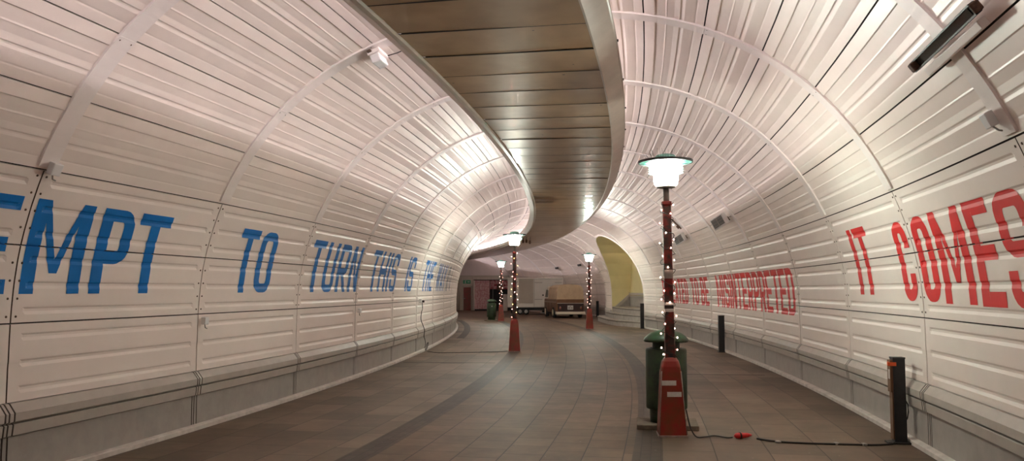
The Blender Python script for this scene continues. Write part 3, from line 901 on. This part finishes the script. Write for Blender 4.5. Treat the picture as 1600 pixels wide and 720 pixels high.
# ------------------------------------------------------------------ street lamps
def make_lamp(seed, label, s, lat, H=3.23, leanx=0., tapes=False, bulbmats=('fairy', 'fairyw'), nb=36, wires=True, strlabel='', detail=True):
    rd = random.Random(seed)
    p = W(s, lat)
    L = thing('street_lamp', label, 'street lamp', p, 0, 'red street lamps along the road', rot=(0, leanx, -at(s)[2]*.5))
    bm = bmesh.new()
    sqloft(bm, [(.158, .158, 0, .012), (.155, .155, .03, .012), (.112, .112, .72, .02), (.106, .106, .78, .03), (.092, .092, .84, .04), (.068, .068, .875, .04), (.055, .055, .885, .03)])
    newobj('lamp_base', bm, M['redbase'], L)
    bm = bmesh.new(); sqloft(bm, [(.163, .163, 0, .01), (.163, .163, .02, .01), (.150, .150, .025, .01)]); newobj('foot_rim', bm, M['redbase_edge'], L)
    bm = bmesh.new()
    if detail:
        for sx in (-1, 1):
            for sy in (-1, 1):
                tube(bm, [(sx*.150, sy*.150, .03), (sx*.108, sy*.108, .73)], .006, 6)
        newobj('corner_edges', bm, M['redbase_edge'], L)
    else: bm.free()
    bm = bmesh.new()
    sqloft(bm, [(.060, .060, .87, .012), (.050, .050, 1.5, .01), (.048, .048, 2.62, .01), (.056, .056, 2.64, .01), (.056, .056, 2.67, .01), (.02, .02, 2.68, .005)])
    newobj('post', bm, M['redpost'], L)
    if tapes:
        for z, hh in ((1.78, .10), (1.40, .035), (1.475, .03)):
            bm = bmesh.new(); sqloft(bm, [(.0525, .0525, z, .01), (.0525, .0525, z+hh, .01)])
            newobj('tape_band', bm, M['tape'] if z > 1.7 else M['label'], L)
        for z, xo in ((.60, -.03), (.475, .025)):
            bm = bmesh.new(); k = .155-(.155-.112)*(z-.03)/.69
            bx(bm, (xo, -k-.004, z), (.16, .006, .055), Matrix.Rotation(-.062, 3, 'X')); newobj('sticker', bm, M['label'], L)
    bm = bmesh.new(); lathe(bm, [(.034, 2.66), (.034, 2.83)], 12); newobj('neck', bm, M['greymetal'], L)
    # lantern
    bm = bmesh.new(); lathe(bm, [(.085, 2.83), (.105, 2.835), (.11, 2.86)], 24); newobj('lantern_collar', bm, M['greymetal'], L)
    bm = bmesh.new()
    lathe(bm, [(.06, 2.845), (.105, 2.85), (.126, 2.865), (.138, 2.895), (.143, 2.95), (.145, 3.08), (.12, 3.118)], 28)
    newobj('lantern_glass', bm, M['lampglass'], L)
    bm = bmesh.new()
    lathe(bm, [(.145, 3.128), (.305, 3.128), (.312, 3.14), (.305, 3.15), (.13, 3.165)], 36); newobj('brim', bm, M['lampshade'], L)
    bm = bmesh.new(); n = 36
    ring = []
    for r, z in ((.303, 3.122), (.316, 3.124), (.316, 3.150), (.303, 3.153)):
        ring.append([bm.verts.new((r*math.cos(2*PI*i/n), r*math.sin(2*PI*i/n), z)) for i in range(n)])
    for a, b in ((0, 1), (1, 2), (2, 3)):
        for i in range(n): bm.faces.new([ring[a][i], ring[a][(i+1) % n], ring[b][(i+1) % n], ring[b][i]])
    newobj('brim_rim', bm, M['brimedge'], L)
    bm = bmesh.new(); lathe(bm, [(.125, 3.15), (.125, 3.19), (.105, 3.215), (.05, 3.23)], 24); newobj('lantern_cap', bm, M['lampring'], L)
    n = 28
    for k in range(4):
        z = 3.01+k*.028
        for half in (0, 1):
            bm = bmesh.new(); prev = None
            for i in range(9):
                a = half*PI-.76+1.52*i/8
                ring = [bm.verts.new((r*math.cos(a), r*math.sin(a), z+dz)) for r, dz in ((.168, 0), (.20, -.006), (.20, .0), (.168, .007))]
                if prev:
                    for j in range(4): bm.faces.new([prev[j], prev[(j+1) % 4], ring[(j+1) % 4], ring[j]])
                prev = ring
            newobj('louvre_ring', bm, M['lampring'], L)
    if detail:
        bm = bmesh.new()
        for k in range(46):
            a = 2*PI*k/46; r = rd.uniform(.12, .25)
            b0 = Vector((r*math.cos(a), r*math.sin(a), 3.155)); tip = b0+Vector((.05*math.cos(a)+rd.uniform(-.02, .02), .05*math.sin(a), rd.uniform(.07, .12)))
            tube(bm, [b0, tip], .0012, 4)
        newobj('bird_spikes', bm, M['spike'], L)
    # string of fairy lights wound round it: its own thing
    T = thing('string_lights', strlabel, 'fairy lights', p, 0, 'fairy lights wound round the lamp posts', rot=(0, leanx, -at(s)[2]*.5))
    bm = bmesh.new(); pts = []; turns = 9
    for i in range(turns*16+1):
        t = i/(turns*16); z = 2.66-t*1.78; a = t*turns*2*PI
        r = (.078 if z > 1.0 else .085)+.008*math.sin(i*.7)
        pts.append((r*math.cos(a), r*math.sin(a), z+.01*math.sin(i*1.3)))
    tube(bm, pts, .0045, 5); newobj('wire', bm, M['cable'], T)
    base = None
    for i in range(nb):
        t = (i+.5)/nb; z = 2.66-t*1.78+rd.uniform(-.015, .015); a = i*2.399+rd.uniform(-.4, .4); r = (.076 if detail else .07)+rd.uniform(0, .03)
        mm = M[bulbmats[i % len(bulbmats)]]
        bm = bmesh.new(); lathe(bm, [(.002, -.008), (.006, -.005), (.0075, 0), (.006, .006), (.003, .010)], 8)
        if base is None or True:
            b = newobj('bulb', bm, mm, T, True)
        b.location = (r*math.cos(a), r*math.sin(a), z)
    return L
make_lamp(1, 'nearest red street lamp with glowing turquoise lantern and white tape, before the large green bin', 10.35, 1.50, leanx=-.010, tapes=True,
          strlabel='fairy lights wound round the nearest lamp post with grey tape')
make_lamp(2, 'red street lamp left of the road standing alone, its cable running to the left wall', 23.0, -1.58, nb=26, bulbmats=('fairyw', 'fairy', 'fairyy'), detail=False,
          strlabel='fairy lights on the lone lamp post left of the road')
make_lamp(3, 'red street lamp right of the road, between the brown pickup van and the steps', 35.8, 1.55, nb=26, detail=False,
          strlabel='fairy lights on the lamp post near the steps')
make_lamp(4, 'most distant red street lamp, beside the far green bin', 44.7, -1.55, nb=26, bulbmats=('fairyw', 'fairyw', 'fairy'), detail=False,
          strlabel='fairy lights on the most distant lamp post by the far bin')

# ------------------------------------------------------------------ litter bins
def make_bin(label, s, lat, rot=0.):
    p = W(s, lat)
    B = thing('litter_bin', label, 'bin', p, rot, 'green litter bins')
    bm = bmesh.new(); bx(bm, (0, 0, .03), (.72, .60, .06), bev=.01); newobj('base_slab', bm, M['slab'], B)
    bm = bmesh.new()
    lathe(bm, [(.20, .06), (.205, .20), (.205, .21), (.245, .225), (.248, .25), (.248, .92), (.24, .94), (.19, .945), (.19, .93)], 32)
    newobj('body', bm, M['bin'], B)
    bm = bmesh.new()
    lathe(bm, [(.168, .93), (.165, .95), (.165, 1.02), (.175, 1.04)], 24)
    newobj('neck', bm, M['bin'], B)
    bm = bmesh.new()
    lathe(bm, [(.22, 1.035), (.262, 1.02), (.270, 1.035), (.262, 1.06), (.235, 1.09), (.18, 1.13), (.10, 1.155), (.02, 1.163)], 32)
    newobj('domed_lid', bm, M['bin'], B)
    bm = bmesh.new()
    n = 12
    bx(bm, (.0, -.249, .78), (.07, .006, .07), bev=.01)
    newobj('emblem', bm, M['tape'], B)
make_bin('large green domed litter bin behind the nearest lamp', 10.95, 1.46, -.15)
make_bin('far green domed litter bin beside the most distant lamp', 45.4, -1.98, .1)

# ------------------------------------------------------------------ bollards
def make_bollard(label, s, lat, h=.95, w=.15, tagged=False):
    p = W(s, lat)
    B = thing('floodlight_bollard', label, 'bollard', p, -at(s)[2]+(.03 if tagged else 0), 'black square bollards along the right wall')
    bm = bmesh.new(); bx(bm, (0, 0, .01), (w+.04, w+.06, .02), mi=0); bx(bm, (0, 0, h/2+.01), (w, .12, h), bev=.004); newobj('column', bm, M['black'], B)
    bm = bmesh.new(); bx(bm, (0, 0, h+.015), (w+.006, .126, .016)); newobj('cap', bm, M['brimedge'], B)
    if tagged:
        bm = bmesh.new(); bx(bm, (-w/2-.014, 0, h*.80), (.028, .10, h*.38)); bx(bm, (-w/2-.006, 0, h*.35), (.014, .10, h*.6)); newobj('wooden_side', bm, M['wood'], B)
        bm = bmesh.new(); bx(bm, (-w/2-.01, -.064, h-.05), (.085, .006, .04)); bx(bm, (-w/2-.030, -.01, h-.05), (.006, .10, .04)); newobj('orange_tag', bm, M['orange'], B)
        bm = bmesh.new(); bx(bm, (-w/2-.031, -.02, h-.16), (.004, .05, .10)); newobj('white_note', bm, M['label'], B)
        bm = bmesh.new(); tube(bm, [(w/2, -.03, .46), (w/2+.02, -.04, .42), (w/2+.022, -.045, .34), (w/2+.01, -.04, .27), (w/2, -.03, .25)], .007, 6); newobj('side_cable', bm, M['cable'], B)
        bm = bmesh.new(); bx(bm, (.04, -.02, .012), (.36, .16, .02), bev=.004); newobj('rubber_foot', bm, M['cable'], B)
make_bollard('nearest black bollard with brown wooden side and orange tag by the right wall', 10.25, 3.915, .90, .125, tagged=True)
make_bollard('plain black bollard by the right wall below the red painted long word', 23.05, 3.93)
make_bollard('black bollard at the near right end of the pale steps', 36.1, 3.86, 1.05)
make_bollard('farthest black bollard, left of the pale steps', 50.6, 5.22, .95)

# ------------------------------------------------------------------ cables
def cable(name, pts, r, label, cat='cable', m='cable'):
    # catmull-rom
    P = [Vector(p) for p in pts]; out = []
    for i in range(len(P)-1):
        p0, p1, p2, p3 = P[max(0, i-1)], P[i], P[i+1], P[min(len(P)-1, i+2)]
        for k in range(6):
            t = k/6; out.append(.5*(2*p1+(p2-p0)*t+(2*p0-5*p1+4*p2-p3)*t*t+(3*p1-p0-3*p2+p3)*t**3))
    out.append(P[-1])
    bm = bmesh.new(); tube(bm, out, r, 6); return tag(newobj(name, bm, M[m]), label, cat)
cable('power_cable', [W(10.3, 1.66, .30), W(10.25, 1.70, .12), W(10.2, 1.76, .02), W(10.22, 1.85, .012), W(10.32, 1.97, .012), W(10.22, 2.10, .012), W(10.25, 2.16, .012)], .008, 'thin black cable from the nearest lamp foot to the red plug')
cable('power_cable', [W(10.22, 2.42, .012), W(10.12, 2.56, .010), W(10.05, 2.75, .010), W(10.03, 3.1, .010), W(10.04, 3.4, .010), W(10.05, 3.6, .010), W(10.12, 3.78, .010), W(10.15, 3.84, .02)], .011, 'black cable along the floor from the red plug to the nearest bollard')
pl = thing('plug_connector', 'red plug connector lying on the floor between lamp and bollard', 'plug', W(10.25, 2.26, .035), .25)
bm = bmesh.new()
mt = Matrix.Rotation(PI/2, 3, 'Y')
tmp = bmesh.new(); lathe(tmp, [(.010, -.09), (.028, -.07), (.036, -.02), (.036, .0), (.030, .01), (.026, .07), (.012, .12)], 14)
for v in tmp.verts: v.co = mt @ v.co
newobj('plug_body', tmp, M['plugred'], pl, True); bm.free()
tmp = bmesh.new(); lathe(tmp, [(.039, -.03), (.039, -.012)], 14)
for v in tmp.verts: v.co = mt @ v.co
newobj('plug_collar', tmp, M['plugblack'], pl)
for j, lt_ in enumerate((2.62, 3.22, 3.5)):
    bm = bmesh.new(); p = W(10.05, lt_, .012); bx(bm, (p.x, p.y, .013), (.05, .06, .024), Matrix.Rotation(.2, 3, 'Z'), bev=.008)
    tag(newobj('cable_tape', bm, M['tape']), 'short strip of pale tape over the floor cable, %s' % ['nearest the red plug', 'middle of three', 'nearest the tagged bollard'][j], 'tape', 'tape strips on the floor cable')
# left wall cable
pts = [wallpt(22.45, 1.36, -1, .06), wallpt(22.6, 1.30, -1, .05), wallpt(22.75, 1.15, -1, .04), wallpt(22.65, 1.05, -1, .03), wallpt(22.62, .85, -1, .03), W(22.62, -WF+.12, .60), W(22.68, -WF+.10, .42), W(22.85, -WF+.10, .32), W(22.7, -WF+.14, .2), W(22.5, -WF+.14, .12)]
cable('wall_cable', pts, .010, 'black cable hanging down the left wall to a coil on the floor')
bm = bmesh.new(); cpts = []
for i in range(55):
    a = i*.35; cpts.append(W(22.55+.14*math.cos(a)+.01*math.sin(i), -WF+.20+.03*math.sin(a*1.0), .16+.10*math.sin(a)+.01*math.cos(i*.9)))
tube(bm, cpts, .008, 6); tag(newobj('cable_coil', bm, M['cable']), 'small coil of black cable at the foot of the left wall', 'cable')
cable('floor_cable', [W(22.5, -3.86, .03), W(22.4, -3.6, .009), W(22.42, -3.2, .009), W(22.5, -2.7, .009), W(22.66, -2.3, .009), W(22.8, -1.95, .009), W(22.9, -1.76, .02)], .009, 'black cable across the left paving to the lone lamp')

def atwall(name, s, a, side, off, label, cat, group=None):
    """an Empty on the wall: local x along the tunnel, y up the wall, z into the room"""
    p, n, t, up = frame(s, a, side, off)
    if t.cross(up).dot(n) < 0: t = -t
    m = Matrix((t, up, n)).transposed().to_4x4(); m.translation = p
    o = bpy.data.objects.new(name, None); C.objects.link(o); o.matrix_world = m; o.empty_display_size = .1
    return tag(o, label, cat, group)
def part(parent, name, m, fn):
    bm = bmesh.new(); fn(bm); return newobj(name, bm, m, parent)
# emergency light on the left vault
o = atwall('emergency_light', 9.95, 5.40, -1, .03, 'white boxy emergency light on the left vault beside the hanging deck', 'light fitting')
part(o, 'back_plate', M['rib'], lambda b: bx(b, (0, 0, .03), (.34, .16, .05), bev=.006))
part(o, 'diffuser', M['white'], lambda b: bx(b, (0, -.01, .105), (.30, .12, .10), bev=.015))
part(o, 'bracket', M['rust_seam'], lambda b: (bx(b, (.19, .04, .02), (.05, .05, .02)), bx(b, (-.19, -.04, .02), (.05, .05, .02))))
part(o, 'lead', M['cable'], lambda b: tube(b, [(.15, .08, .03), (.2, .2, .03), (.22, .4, .02)], .006, 6))
# junction boxes
for s, a, side, lab in ((6.8, 2.76, -1, 'small white junction box under the leftmost arch rib'), (9.86, 1.28, -1, 'tiny white socket box on the left wall below the blue lettering, between two wide panels'),
                        (15.95, 1.26, -1, 'tiny white socket box on the left wall below the gap after the blue word TURN'), (6.82, 2.90, 1, 'small white junction box under the rightmost arch rib')):
    o = atwall('junction_box', s, a, side, .04, lab, 'electrical box', 'junction boxes on the walls')
    sz = .11 if a > 2 else .085
    part(o, 'box_body', M['white'], lambda b: bx(b, (0, 0, .03), (sz, sz, .06), bev=.008))
    part(o, 'cable_stub', M['tape'], lambda b: tube(b, [(.0, -sz/2, .03), (.03, -sz/2-.04, .02), (.07, -sz/2-.05, .02)], .007, 6))
o = atwall('plug_box', 22.42, 1.36, -1, .01, 'white plug box holding the cable on the left wall', 'electrical box')
part(o, 'box_body', M['white'], lambda b: bx(b, (0, 0, .03), (.12, .10, .07), bev=.01))
part(o, 'black_plug', M['plugblack'], lambda b: bx(b, (.03, -.01, .09), (.06, .06, .07), bev=.01))
# long black fitting on the right vault
o = atwall('strip_floodlight', 6.60, 3.51, 1, .05, 'long black strip floodlight on a pale bracket, upper right vault', 'light fitting')
part(o, 'backing_rail', M['rib'], lambda b: bx(b, (0, -.075, .03), (1.15, .06, .06), bev=.008))
part(o, 'housing', M['black'], lambda b: (bx(b, (0, .02, .04), (1.34, .08, .03), bev=.008), bx(b, (0, .055, .058), (1.34, .012, .036)), bx(b, (0, -.015, .058), (1.34, .012, .036))))
part(o, 'glass_face', M['glass'], lambda b: bx(b, (0, .02, .058), (1.20, .06, .006)))
for dx, wd in ((-.68, .05), (.68, .03), (-.60, .07)): part(o, 'end_clamp', M['rust'], lambda b: bx(b, (dx, .02, .05 if abs(dx) > .65 else .08), (wd, .07, .06), bev=.01))
# louvred boxes
for s, a, lab in ((19.4, 3.44, 'larger-looking louvred box on the right vault above the red long word'), (25.5, 3.42, 'louvred box on the right vault right behind the nearest lamp pole')):
    o = atwall('louvred_floodlight', s, a, 1, .03, lab, 'light fitting', 'louvred floodlights on the right vault')
    dsg = 1 if o.matrix_world.to_3x3().col[0].dot(W(s+.1, 0)-W(s, 0)) > 0 else -1
    rt = Matrix.Rotation(-dsg*.75, 3, 'Y') @ Matrix.Rotation(-.2, 3, 'X')
    def loc_(b, off, d, bev=0.):
        c = Vector((0, 0, .20))+rt @ Vector(off); bx(b, c, d, rt, bev=bev)
    part(o, 'bracket', M['rust_seam'], lambda b: bx(b, (0, -.05, .07), (.10, .10, .14)))
    part(o, 'housing', M['white'], lambda b: bx(b, (0, 0, .20), (.38, .26, .14), rt, bev=.012))
    part(o, 'louvre_face', M['greybox'], lambda b: loc_(b, (0, 0, .072), (.32, .20, .012)))
    def lv2(b):
        for k in (-1, 0, 1): loc_(b, (0, k*.065, .082), (.32, .010, .012))
        loc_(b, (0, 0, .082), (.012, .2, .012))
    part(o, 'louvre_bars', M['tape'], lv2)
for s, a, lab in ((58.2, 3.35, 'tiny dark fitting on the far vault above the white trailer'), (53.0, 3.42, 'tiny dark fitting on the far vault above the brown pickup van')):
    o = atwall('dark_fitting', s, a, 1, .02, lab, 'light fitting', 'dark fittings on the far vault')
    part(o, 'housing', M['black'], lambda b: bx(b, (0, 0, .12), (.55, .14, .10), bev=.02))
    part(o, 'stem', M['greymetal'], lambda b: bx(b, (0, 0, .03), (.08, .05, .08)))
o = atwall('rusty_bracket', 25.45, 3.86, 1, .02, 'rusty brown bracket on the vault behind the nearest lamp pole', 'bracket')
part(o, 'plate', M['rust'], lambda b: (bx(b, (0, 0, .02), (.10, .42, .03), Matrix.Rotation(.25, 3, 'Z'), bev=.01), bx(b, (.05, -.1, .05), (.05, .1, .08), bev=.01)))
# hooks hanging from the deck
for j, (px, py) in enumerate(((817.2, 391), (822.4, 390.5), (828, 388))):
    Y = 38.6-j*.2
    xh = (px-800)/1300*Y
    o = thing('hanging_hook', 'dark hook hanging below the far deck edge, %s of three' % ['left', 'middle', 'right'][j], 'hook', (xh, Y, 4.09), 0, 'dark hooks under the far deck')
    ln = (.12, .12, .18)[j]
    part(o, 'chain', M['cable'], lambda b: tube(b, [(0, 0, 0), (0, 0, -ln)], .012, 6))
    part(o, 'hook_block', M['rust'], lambda b: (lathe(b, [(.02, -ln-.16), (.05, -ln-.13), (.055, -ln-.06), (.04, -ln)], 10)))
o = thing('hanging_sensor', 'dark sensor on a thin rod left of the green sign', 'sensor', (-4.12, YB-1.4, 4.45))
part(o, 'rod', M['cable'], lambda b: tube(b, [(0, 0, 0), (0, 0, -1.0)], .022, 6))
part(o, 'sensor_head', M['black'], lambda b: lathe(b, [(.04, -1.15), (.09, -1.10), (.09, -1.0), (.03, -.93)], 10))

# ------------------------------------------------------------------ kiosk at the far end
K = thing('market_kiosk', 'pink printed kiosk with dark openings standing at the far end', 'kiosk', (-1.65, 65.3, 0), -.06)
part(K, 'printed_side_panel', M['kioskpink'], lambda b: bx(b, (-.68, -.02, 1.30), (1.16, .06, 2.28)))
part(K, 'panel_seams', M['kioskred'], lambda b: [bx(b, (-1.26+i*.193, -.055, 1.3), (.012, .01, 2.28)) for i in range(7)]+[bx(b, (-.68, -.055, .3+i*.32), (1.16, .01, .012)) for i in range(7)])
part(K, 'front_post', M['kioskwhite'], lambda b: bx(b, (-1.30, -.03, 1.25), (.05, .08, 2.4)))
part(K, 'kiosk_shell', M['kioskblack'], lambda b: (bx(b, (.55, .5, 1.22), (3.0, .06, 2.36)), bx(b, (-1.28, .25, 1.22), (.04, .5, 2.36)), bx(b, (.0, .2, 2.42), (2.7, .6, .06)), bx(b, (-.05, .2, .08), (2.6, .5, .12))))
part(K, 'upper_fascia', M['kioskred'], lambda b: bx(b, (.84, -.02, 2.06), (1.80, .06, .72)))
part(K, 'fascia_awning', M['rust'], lambda b: bx(b, (.70, -.10, 1.86), (.45, .10, .50), bev=.08))
part(K, 'white_counter', M['kioskwhite'], lambda b: bx(b, (1.14, -.10, .66), (.32, .4, 1.30), bev=.01))
part(K, 'pink_counter', M['kioskred'], lambda b: bx(b, (1.46, -.05, 1.42), (.30, .2, .40)))
part(K, 'pole', M['greymetal'], lambda b: tube(b, [(.16, -.08, 0), (.16, -.08, 1.85)], .025, 8))

# ------------------------------------------------------------------ white trailer
T = thing('box_trailer', 'white box trailer parked beyond the brown pickup van', 'trailer', (1.56, 55.9, 0), -.05)
def tr(b):
    bx(b, (0, 1.1, 1.46), (3.72, 2.2, 1.98), bev=.04)
part(T, 'box_body', M['truck'], tr)
part(T, 'louvred_hatch', M['truckgrey'], lambda b: ([bx(b, (-.62, -.02, 1.58), (.98, .03, 1.66))]+[bx(b, (-1.07+i*.10, -.038, 1.58), (.05, .012, 1.62)) for i in range(10)]))
part(T, 'trim_strips', M['truckline'], lambda b: (bx(b, (0, -.012, 2.38), (3.72, .03, .03)), bx(b, (-.08, -.012, 1.46), (.03, .03, 1.95)), bx(b, (0, -.012, .50), (3.72, .03, .04)),
     bx(b, (.22, -.02, 2.14), (.52, .03, .05)), bx(b, (.22, -.02, 1.02), (.52, .03, .05)), bx(b, (1.55, -.02, 2.14), (.5, .03, .05))))
part(T, 'door_lock', M['black'], lambda b: bx(b, (.52, -.05, 1.30), (.10, .06, .10), bev=.02))
part(T, 'chassis', M['chassis'], lambda b: (bx(b, (0, 1.1, .38), (3.4, 1.9, .14)), bx(b, (.9, .5, .20), (.9, .3, .18)), bx(b, (-1.5, .5, .22), (.3, .3, .3))))
def wheel(b, r, w):
    t_ = bmesh.new(); lathe(t_, [(r*.6, -w/2), (r*.95, -w/2), (r, -w*.3), (r, w*.3), (r*.95, w/2), (r*.6, w/2)], 20)
    for v in t_.verts: v.co = Matrix.Rotation(PI/2, 3, 'X') @ v.co
    me = bpy.data.meshes.new('tmp'); t_.to_mesh(me); t_.free(); b.from_mesh(me)
for xw in (-.62, -1.02):
    wp = part(T, 'wheel', M['tyre'], lambda b: wheel(b, .21, .16)); wp.location = (xw, .12, .21)
    hp = part(wp, 'hub', M['hubgrey'], lambda b: wheel(b, .13, .17)); hp.location = (0, -.005, 0)
part(T, 'outrigger', M['hubgrey'], lambda b: (bx(b, (.95, .1, .26), (.6, .06, .05), Matrix.Rotation(.25, 3, 'Y')), bx(b, (.6, .1, .12), (.5, .06, .05)), bx(b, (-1.35, .1, .2), (.3, .06, .05))))

# ------------------------------------------------------------------ brown pickup van (rear towards us)
vx, vy = 3.42, 48.85
V = thing('pickup_van', 'vintage brown pickup van with tan canvas cover parked by the right wall', 'van', (vx, vy, 0), .145)
# local: x right, y forward (away), z up ; rear bumper at y=0
LEN = 4.25
def body(b):
    # side profile of the lower body lofted from rear to front
    secs = [(.0, .78, .36, 1.08), (.05, .83, .33, 1.11), (2.7, .84, .32, 1.12), (3.9, .83, .32, 1.12), (4.15, .76, .34, 1.08), (4.25, .66, .40, .98)]
    prev = None
    for y_, hw, z0, z1 in secs:
        pr = [(-hw+.05, z0), (-hw, z0+.12), (-hw, z1-.20), (-hw+.02, z1-.03), (-hw+.05, z1), (hw-.05, z1), (hw-.02, z1-.03), (hw, z1-.20), (hw, z0+.12), (hw-.05, z0)]
        ring = [b.verts.new((x_, y_, z_)) for x_, z_ in pr]
        if prev:
            for j in range(len(ring)): b.faces.new([prev[j], prev[(j+1) % 10], ring[(j+1) % 10], ring[j]])
        else: b.faces.new(ring)
        prev = ring
    b.faces.new(prev[::-1]); bmesh.ops.recalc_face_normals(b, faces=b.faces)
part(V, 'lower_body', M['vanbrown'], body)
part(V, 'rear_panel', M['vandark'], lambda b: bx(b, (0, -.01, .60), (1.54, .05, .52), bev=.02))
part(V, 'tailgate', M['vanbrown'], lambda b: bx(b, (0, -.015, .99), (1.60, .05, .22), bev=.01))
part(V, 'belt_strip', M['vancream'], lambda b: (bx(b, (0, -.04, .875), (1.62, .02, .018)), bx(b, (-.845, 2.0, .93), (.012, 3.9, .018)), bx(b, (.845, 2.0, .93), (.012, 3.9, .018))))
part(V, 'side_flaps', M['vandark'], lambda b: [bx(b, (sx*.842, 1.5+i*.9, .62), (.012, .02, .5)) for sx in (-1, 1) for i in range(3)]+[bx(b, (0, -.04, .80), (.5, .02, .012)), bx(b, (-.05, -.04, .83), (.32, .02, .02))])
part(V, 'rear_bumper', M['vancream'], lambda b: (bx(b, (0, -.12, .30), (1.72, .09, .16), bev=.03), bx(b, (-.83, .08, .30), (.06, .35, .15), bev=.02), bx(b, (.83, .08, .30), (.06, .35, .15), bev=.02)))
part(V, 'number_plate', M['label'], lambda b: (bx(b, (-.02, -.055, .62), (.34, .02, .24), bev=.01)))
part(V, 'plate_marks', M['tape'], lambda b: (bx(b, (-.09, -.068, .60), (.10, .008, .09)), bx(b, (.06, -.068, .60), (.10, .008, .09)), bx(b, (-.02, -.068, .69), (.08, .008, .05))))
for sx in (-1, 1):
    lp = part(V, 'tail_light', M['lens'], lambda b: bx(b, (sx*.62, -.05, .60), (.07, .05, .13), bev=.02))
    part(lp, 'chrome_ring', M['chrome'], lambda b: bx(b, (sx*.62, -.042, .60), (.10, .04, .16), bev=.02))
def cabf(b):
    secs = [(2.72, .78, 1.10, .80, 1.10, 1.83), (2.78, .78, 1.10, .74, 1.10, 1.86), (3.55, .78, 1.10, .72, 1.10, 1.86), (3.85, .76, 1.10, .66, 1.10, 1.76), (4.18, .70, 1.06, .66, 1.06, 1.12)]
    prev = None
    for y_, hb, zb, ht, _, zt in secs:
        ring = [b.verts.new(q) for q in ((-hb, y_, zb), (-ht-.01, y_, zt-.10), (-ht+.10, y_, zt), (ht-.10, y_, zt), (ht+.01, y_, zt-.10), (hb, y_, zb))]
        if prev:
            for j in range(6): b.faces.new([prev[j], prev[(j+1) % 6], ring[(j+1) % 6], ring[j]])
        else: b.faces.new(ring)
        prev = ring
    b.faces.new(prev[::-1]); bmesh.ops.recalc_face_normals(b, faces=b.faces)
part(V, 'cab', M['vancream'], cabf)
def cwin(b, sx):
    for y0, y1, y2, y3 in ((2.95, 3.28, 3.28, 2.95), (3.36, 3.90, 3.66, 3.36)):
        q = [(sx*.785, y0, 1.20), (sx*.785, y1, 1.20), (sx*.755, y2, 1.66), (sx*.755, y3, 1.66)]
        vs = [b.verts.new(p) for p in q]; vi = [b.verts.new((p[0]-sx*.03, p[1], p[2])) for p in q]
        b.faces.new(vs); b.faces.new(vi[::-1])
        for i in range(4): b.faces.new([vs[i], vi[i], vi[(i+1) % 4], vs[(i+1) % 4]])
    bmesh.ops.recalc_face_normals(b, faces=b.faces)
for sx in (-1, 1): part(V, 'side_window', M['glass'], lambda b: cwin(b, sx))
def canopy(b):
    prev = None; n = 14
    for y_ in [0.02+i*2.66/14 for i in range(15)]:
        pr = [(-.80, 1.10), (-.80, 1.35), (-.785, 1.60)]
        for i in range(n+1):
            a = PI-PI*i/n; e = 2.6
            cx = math.copysign(abs(math.cos(a))**(2/e), math.cos(a)); sz = abs(math.sin(a))**(2/e)
            pr.append((.765*cx, 1.62+.35*sz+.008*math.sin(y_*7)*sz))
        pr += [(.785, 1.60), (.80, 1.35), (.80, 1.10)]
        sag = .012*math.sin(y_*4.7)
        ring = [b.verts.new((x_*(1-abs(sag)*.5), y_, z_)) for x_, z_ in pr]
        if prev:
            for j in range(len(ring)-1): f = b.faces.new([prev[j], prev[j+1], ring[j+1], ring[j]]); f.smooth = True
        else: b.faces.new(ring)
        prev = ring
    b.faces.new(prev[::-1]); bmesh.ops.recalc_face_normals(b, faces=b.faces)
part(V, 'canvas_cover', M['canvas'], canopy)
part(V, 'canvas_hem', M['canvas'], lambda b: (bx(b, (0, 0.0, 1.12), (1.66, .05, .06), bev=.01), bx(b, (-.815, 1.35, 1.13), (.03, 2.7, .06)), bx(b, (.815, 1.35, 1.13), (.03, 2.7, .06)),
     bx(b, (-.45, -.003, 1.45), (.02, .02, .8), Matrix.Rotation(-.5, 3, 'Y')), bx(b, (.1, -.003, 1.30), (.015, .02, .5), Matrix.Rotation(1.1, 3, 'Y'))))
part(V, 'underbody', M['chassis'], lambda b: bx(b, (0, 2.1, .28), (1.45, 3.7, .14)))
def wheelx(b, r, w):
    t_ = bmesh.new(); lathe(t_, [(r*.6, -w/2), (r*.95, -w/2), (r, -w*.3), (r, w*.3), (r*.95, w/2), (r*.6, w/2)], 22)
    for v in t_.verts: v.co = Matrix.Rotation(PI/2, 3, 'Y') @ v.co
    me = bpy.data.meshes.new('tmp'); t_.to_mesh(me); t_.free(); b.from_mesh(me)
for sx in (-1, 1):
    for y_ in (.95, 3.35):
        wp = part(V, 'wheel', M['tyre'], lambda b: wheelx(b, .315, .18)); wp.location = (sx*.78, y_, .315)
        hp = part(wp, 'hubcap', M['hub'], lambda b: wheelx(b, .20, .19)); hp.location = (sx*.006, 0, 0)

# ------------------------------------------------------------------ camera, world, view
cam = bpy.data.cameras.new('camera'); co = bpy.data.objects.new('camera', cam); C.objects.link(co)
co.location = (0, 0, 1.65); co.rotation_euler = (PI/2+.0712, 0, 0)
cam.sensor_width = 36; cam.sensor_fit = 'HORIZONTAL'; cam.lens = 1300/1600*36; cam.clip_end = 300; cam.clip_start = .05
SC.camera = co
w = bpy.data.worlds.new('world'); SC.world = w; w.use_nodes = True
w.node_tree.nodes['Background'].inputs['Color'].default_value = (.0, .0, .0, 1)
SC.view_settings.view_transform = 'Standard'; SC.view_settings.look = 'None'
SC.view_settings.gamma = 1; SC.view_settings.use_curve_mapping = False
SC.view_settings.exposure = 3.1
SC.cycles.max_bounces = 12; SC.cycles.diffuse_bounces = 8; SC.cycles.glossy_bounces = 6
SC.cycles.use_denoising = True
SC.cycles.sample_clamp_indirect = 8
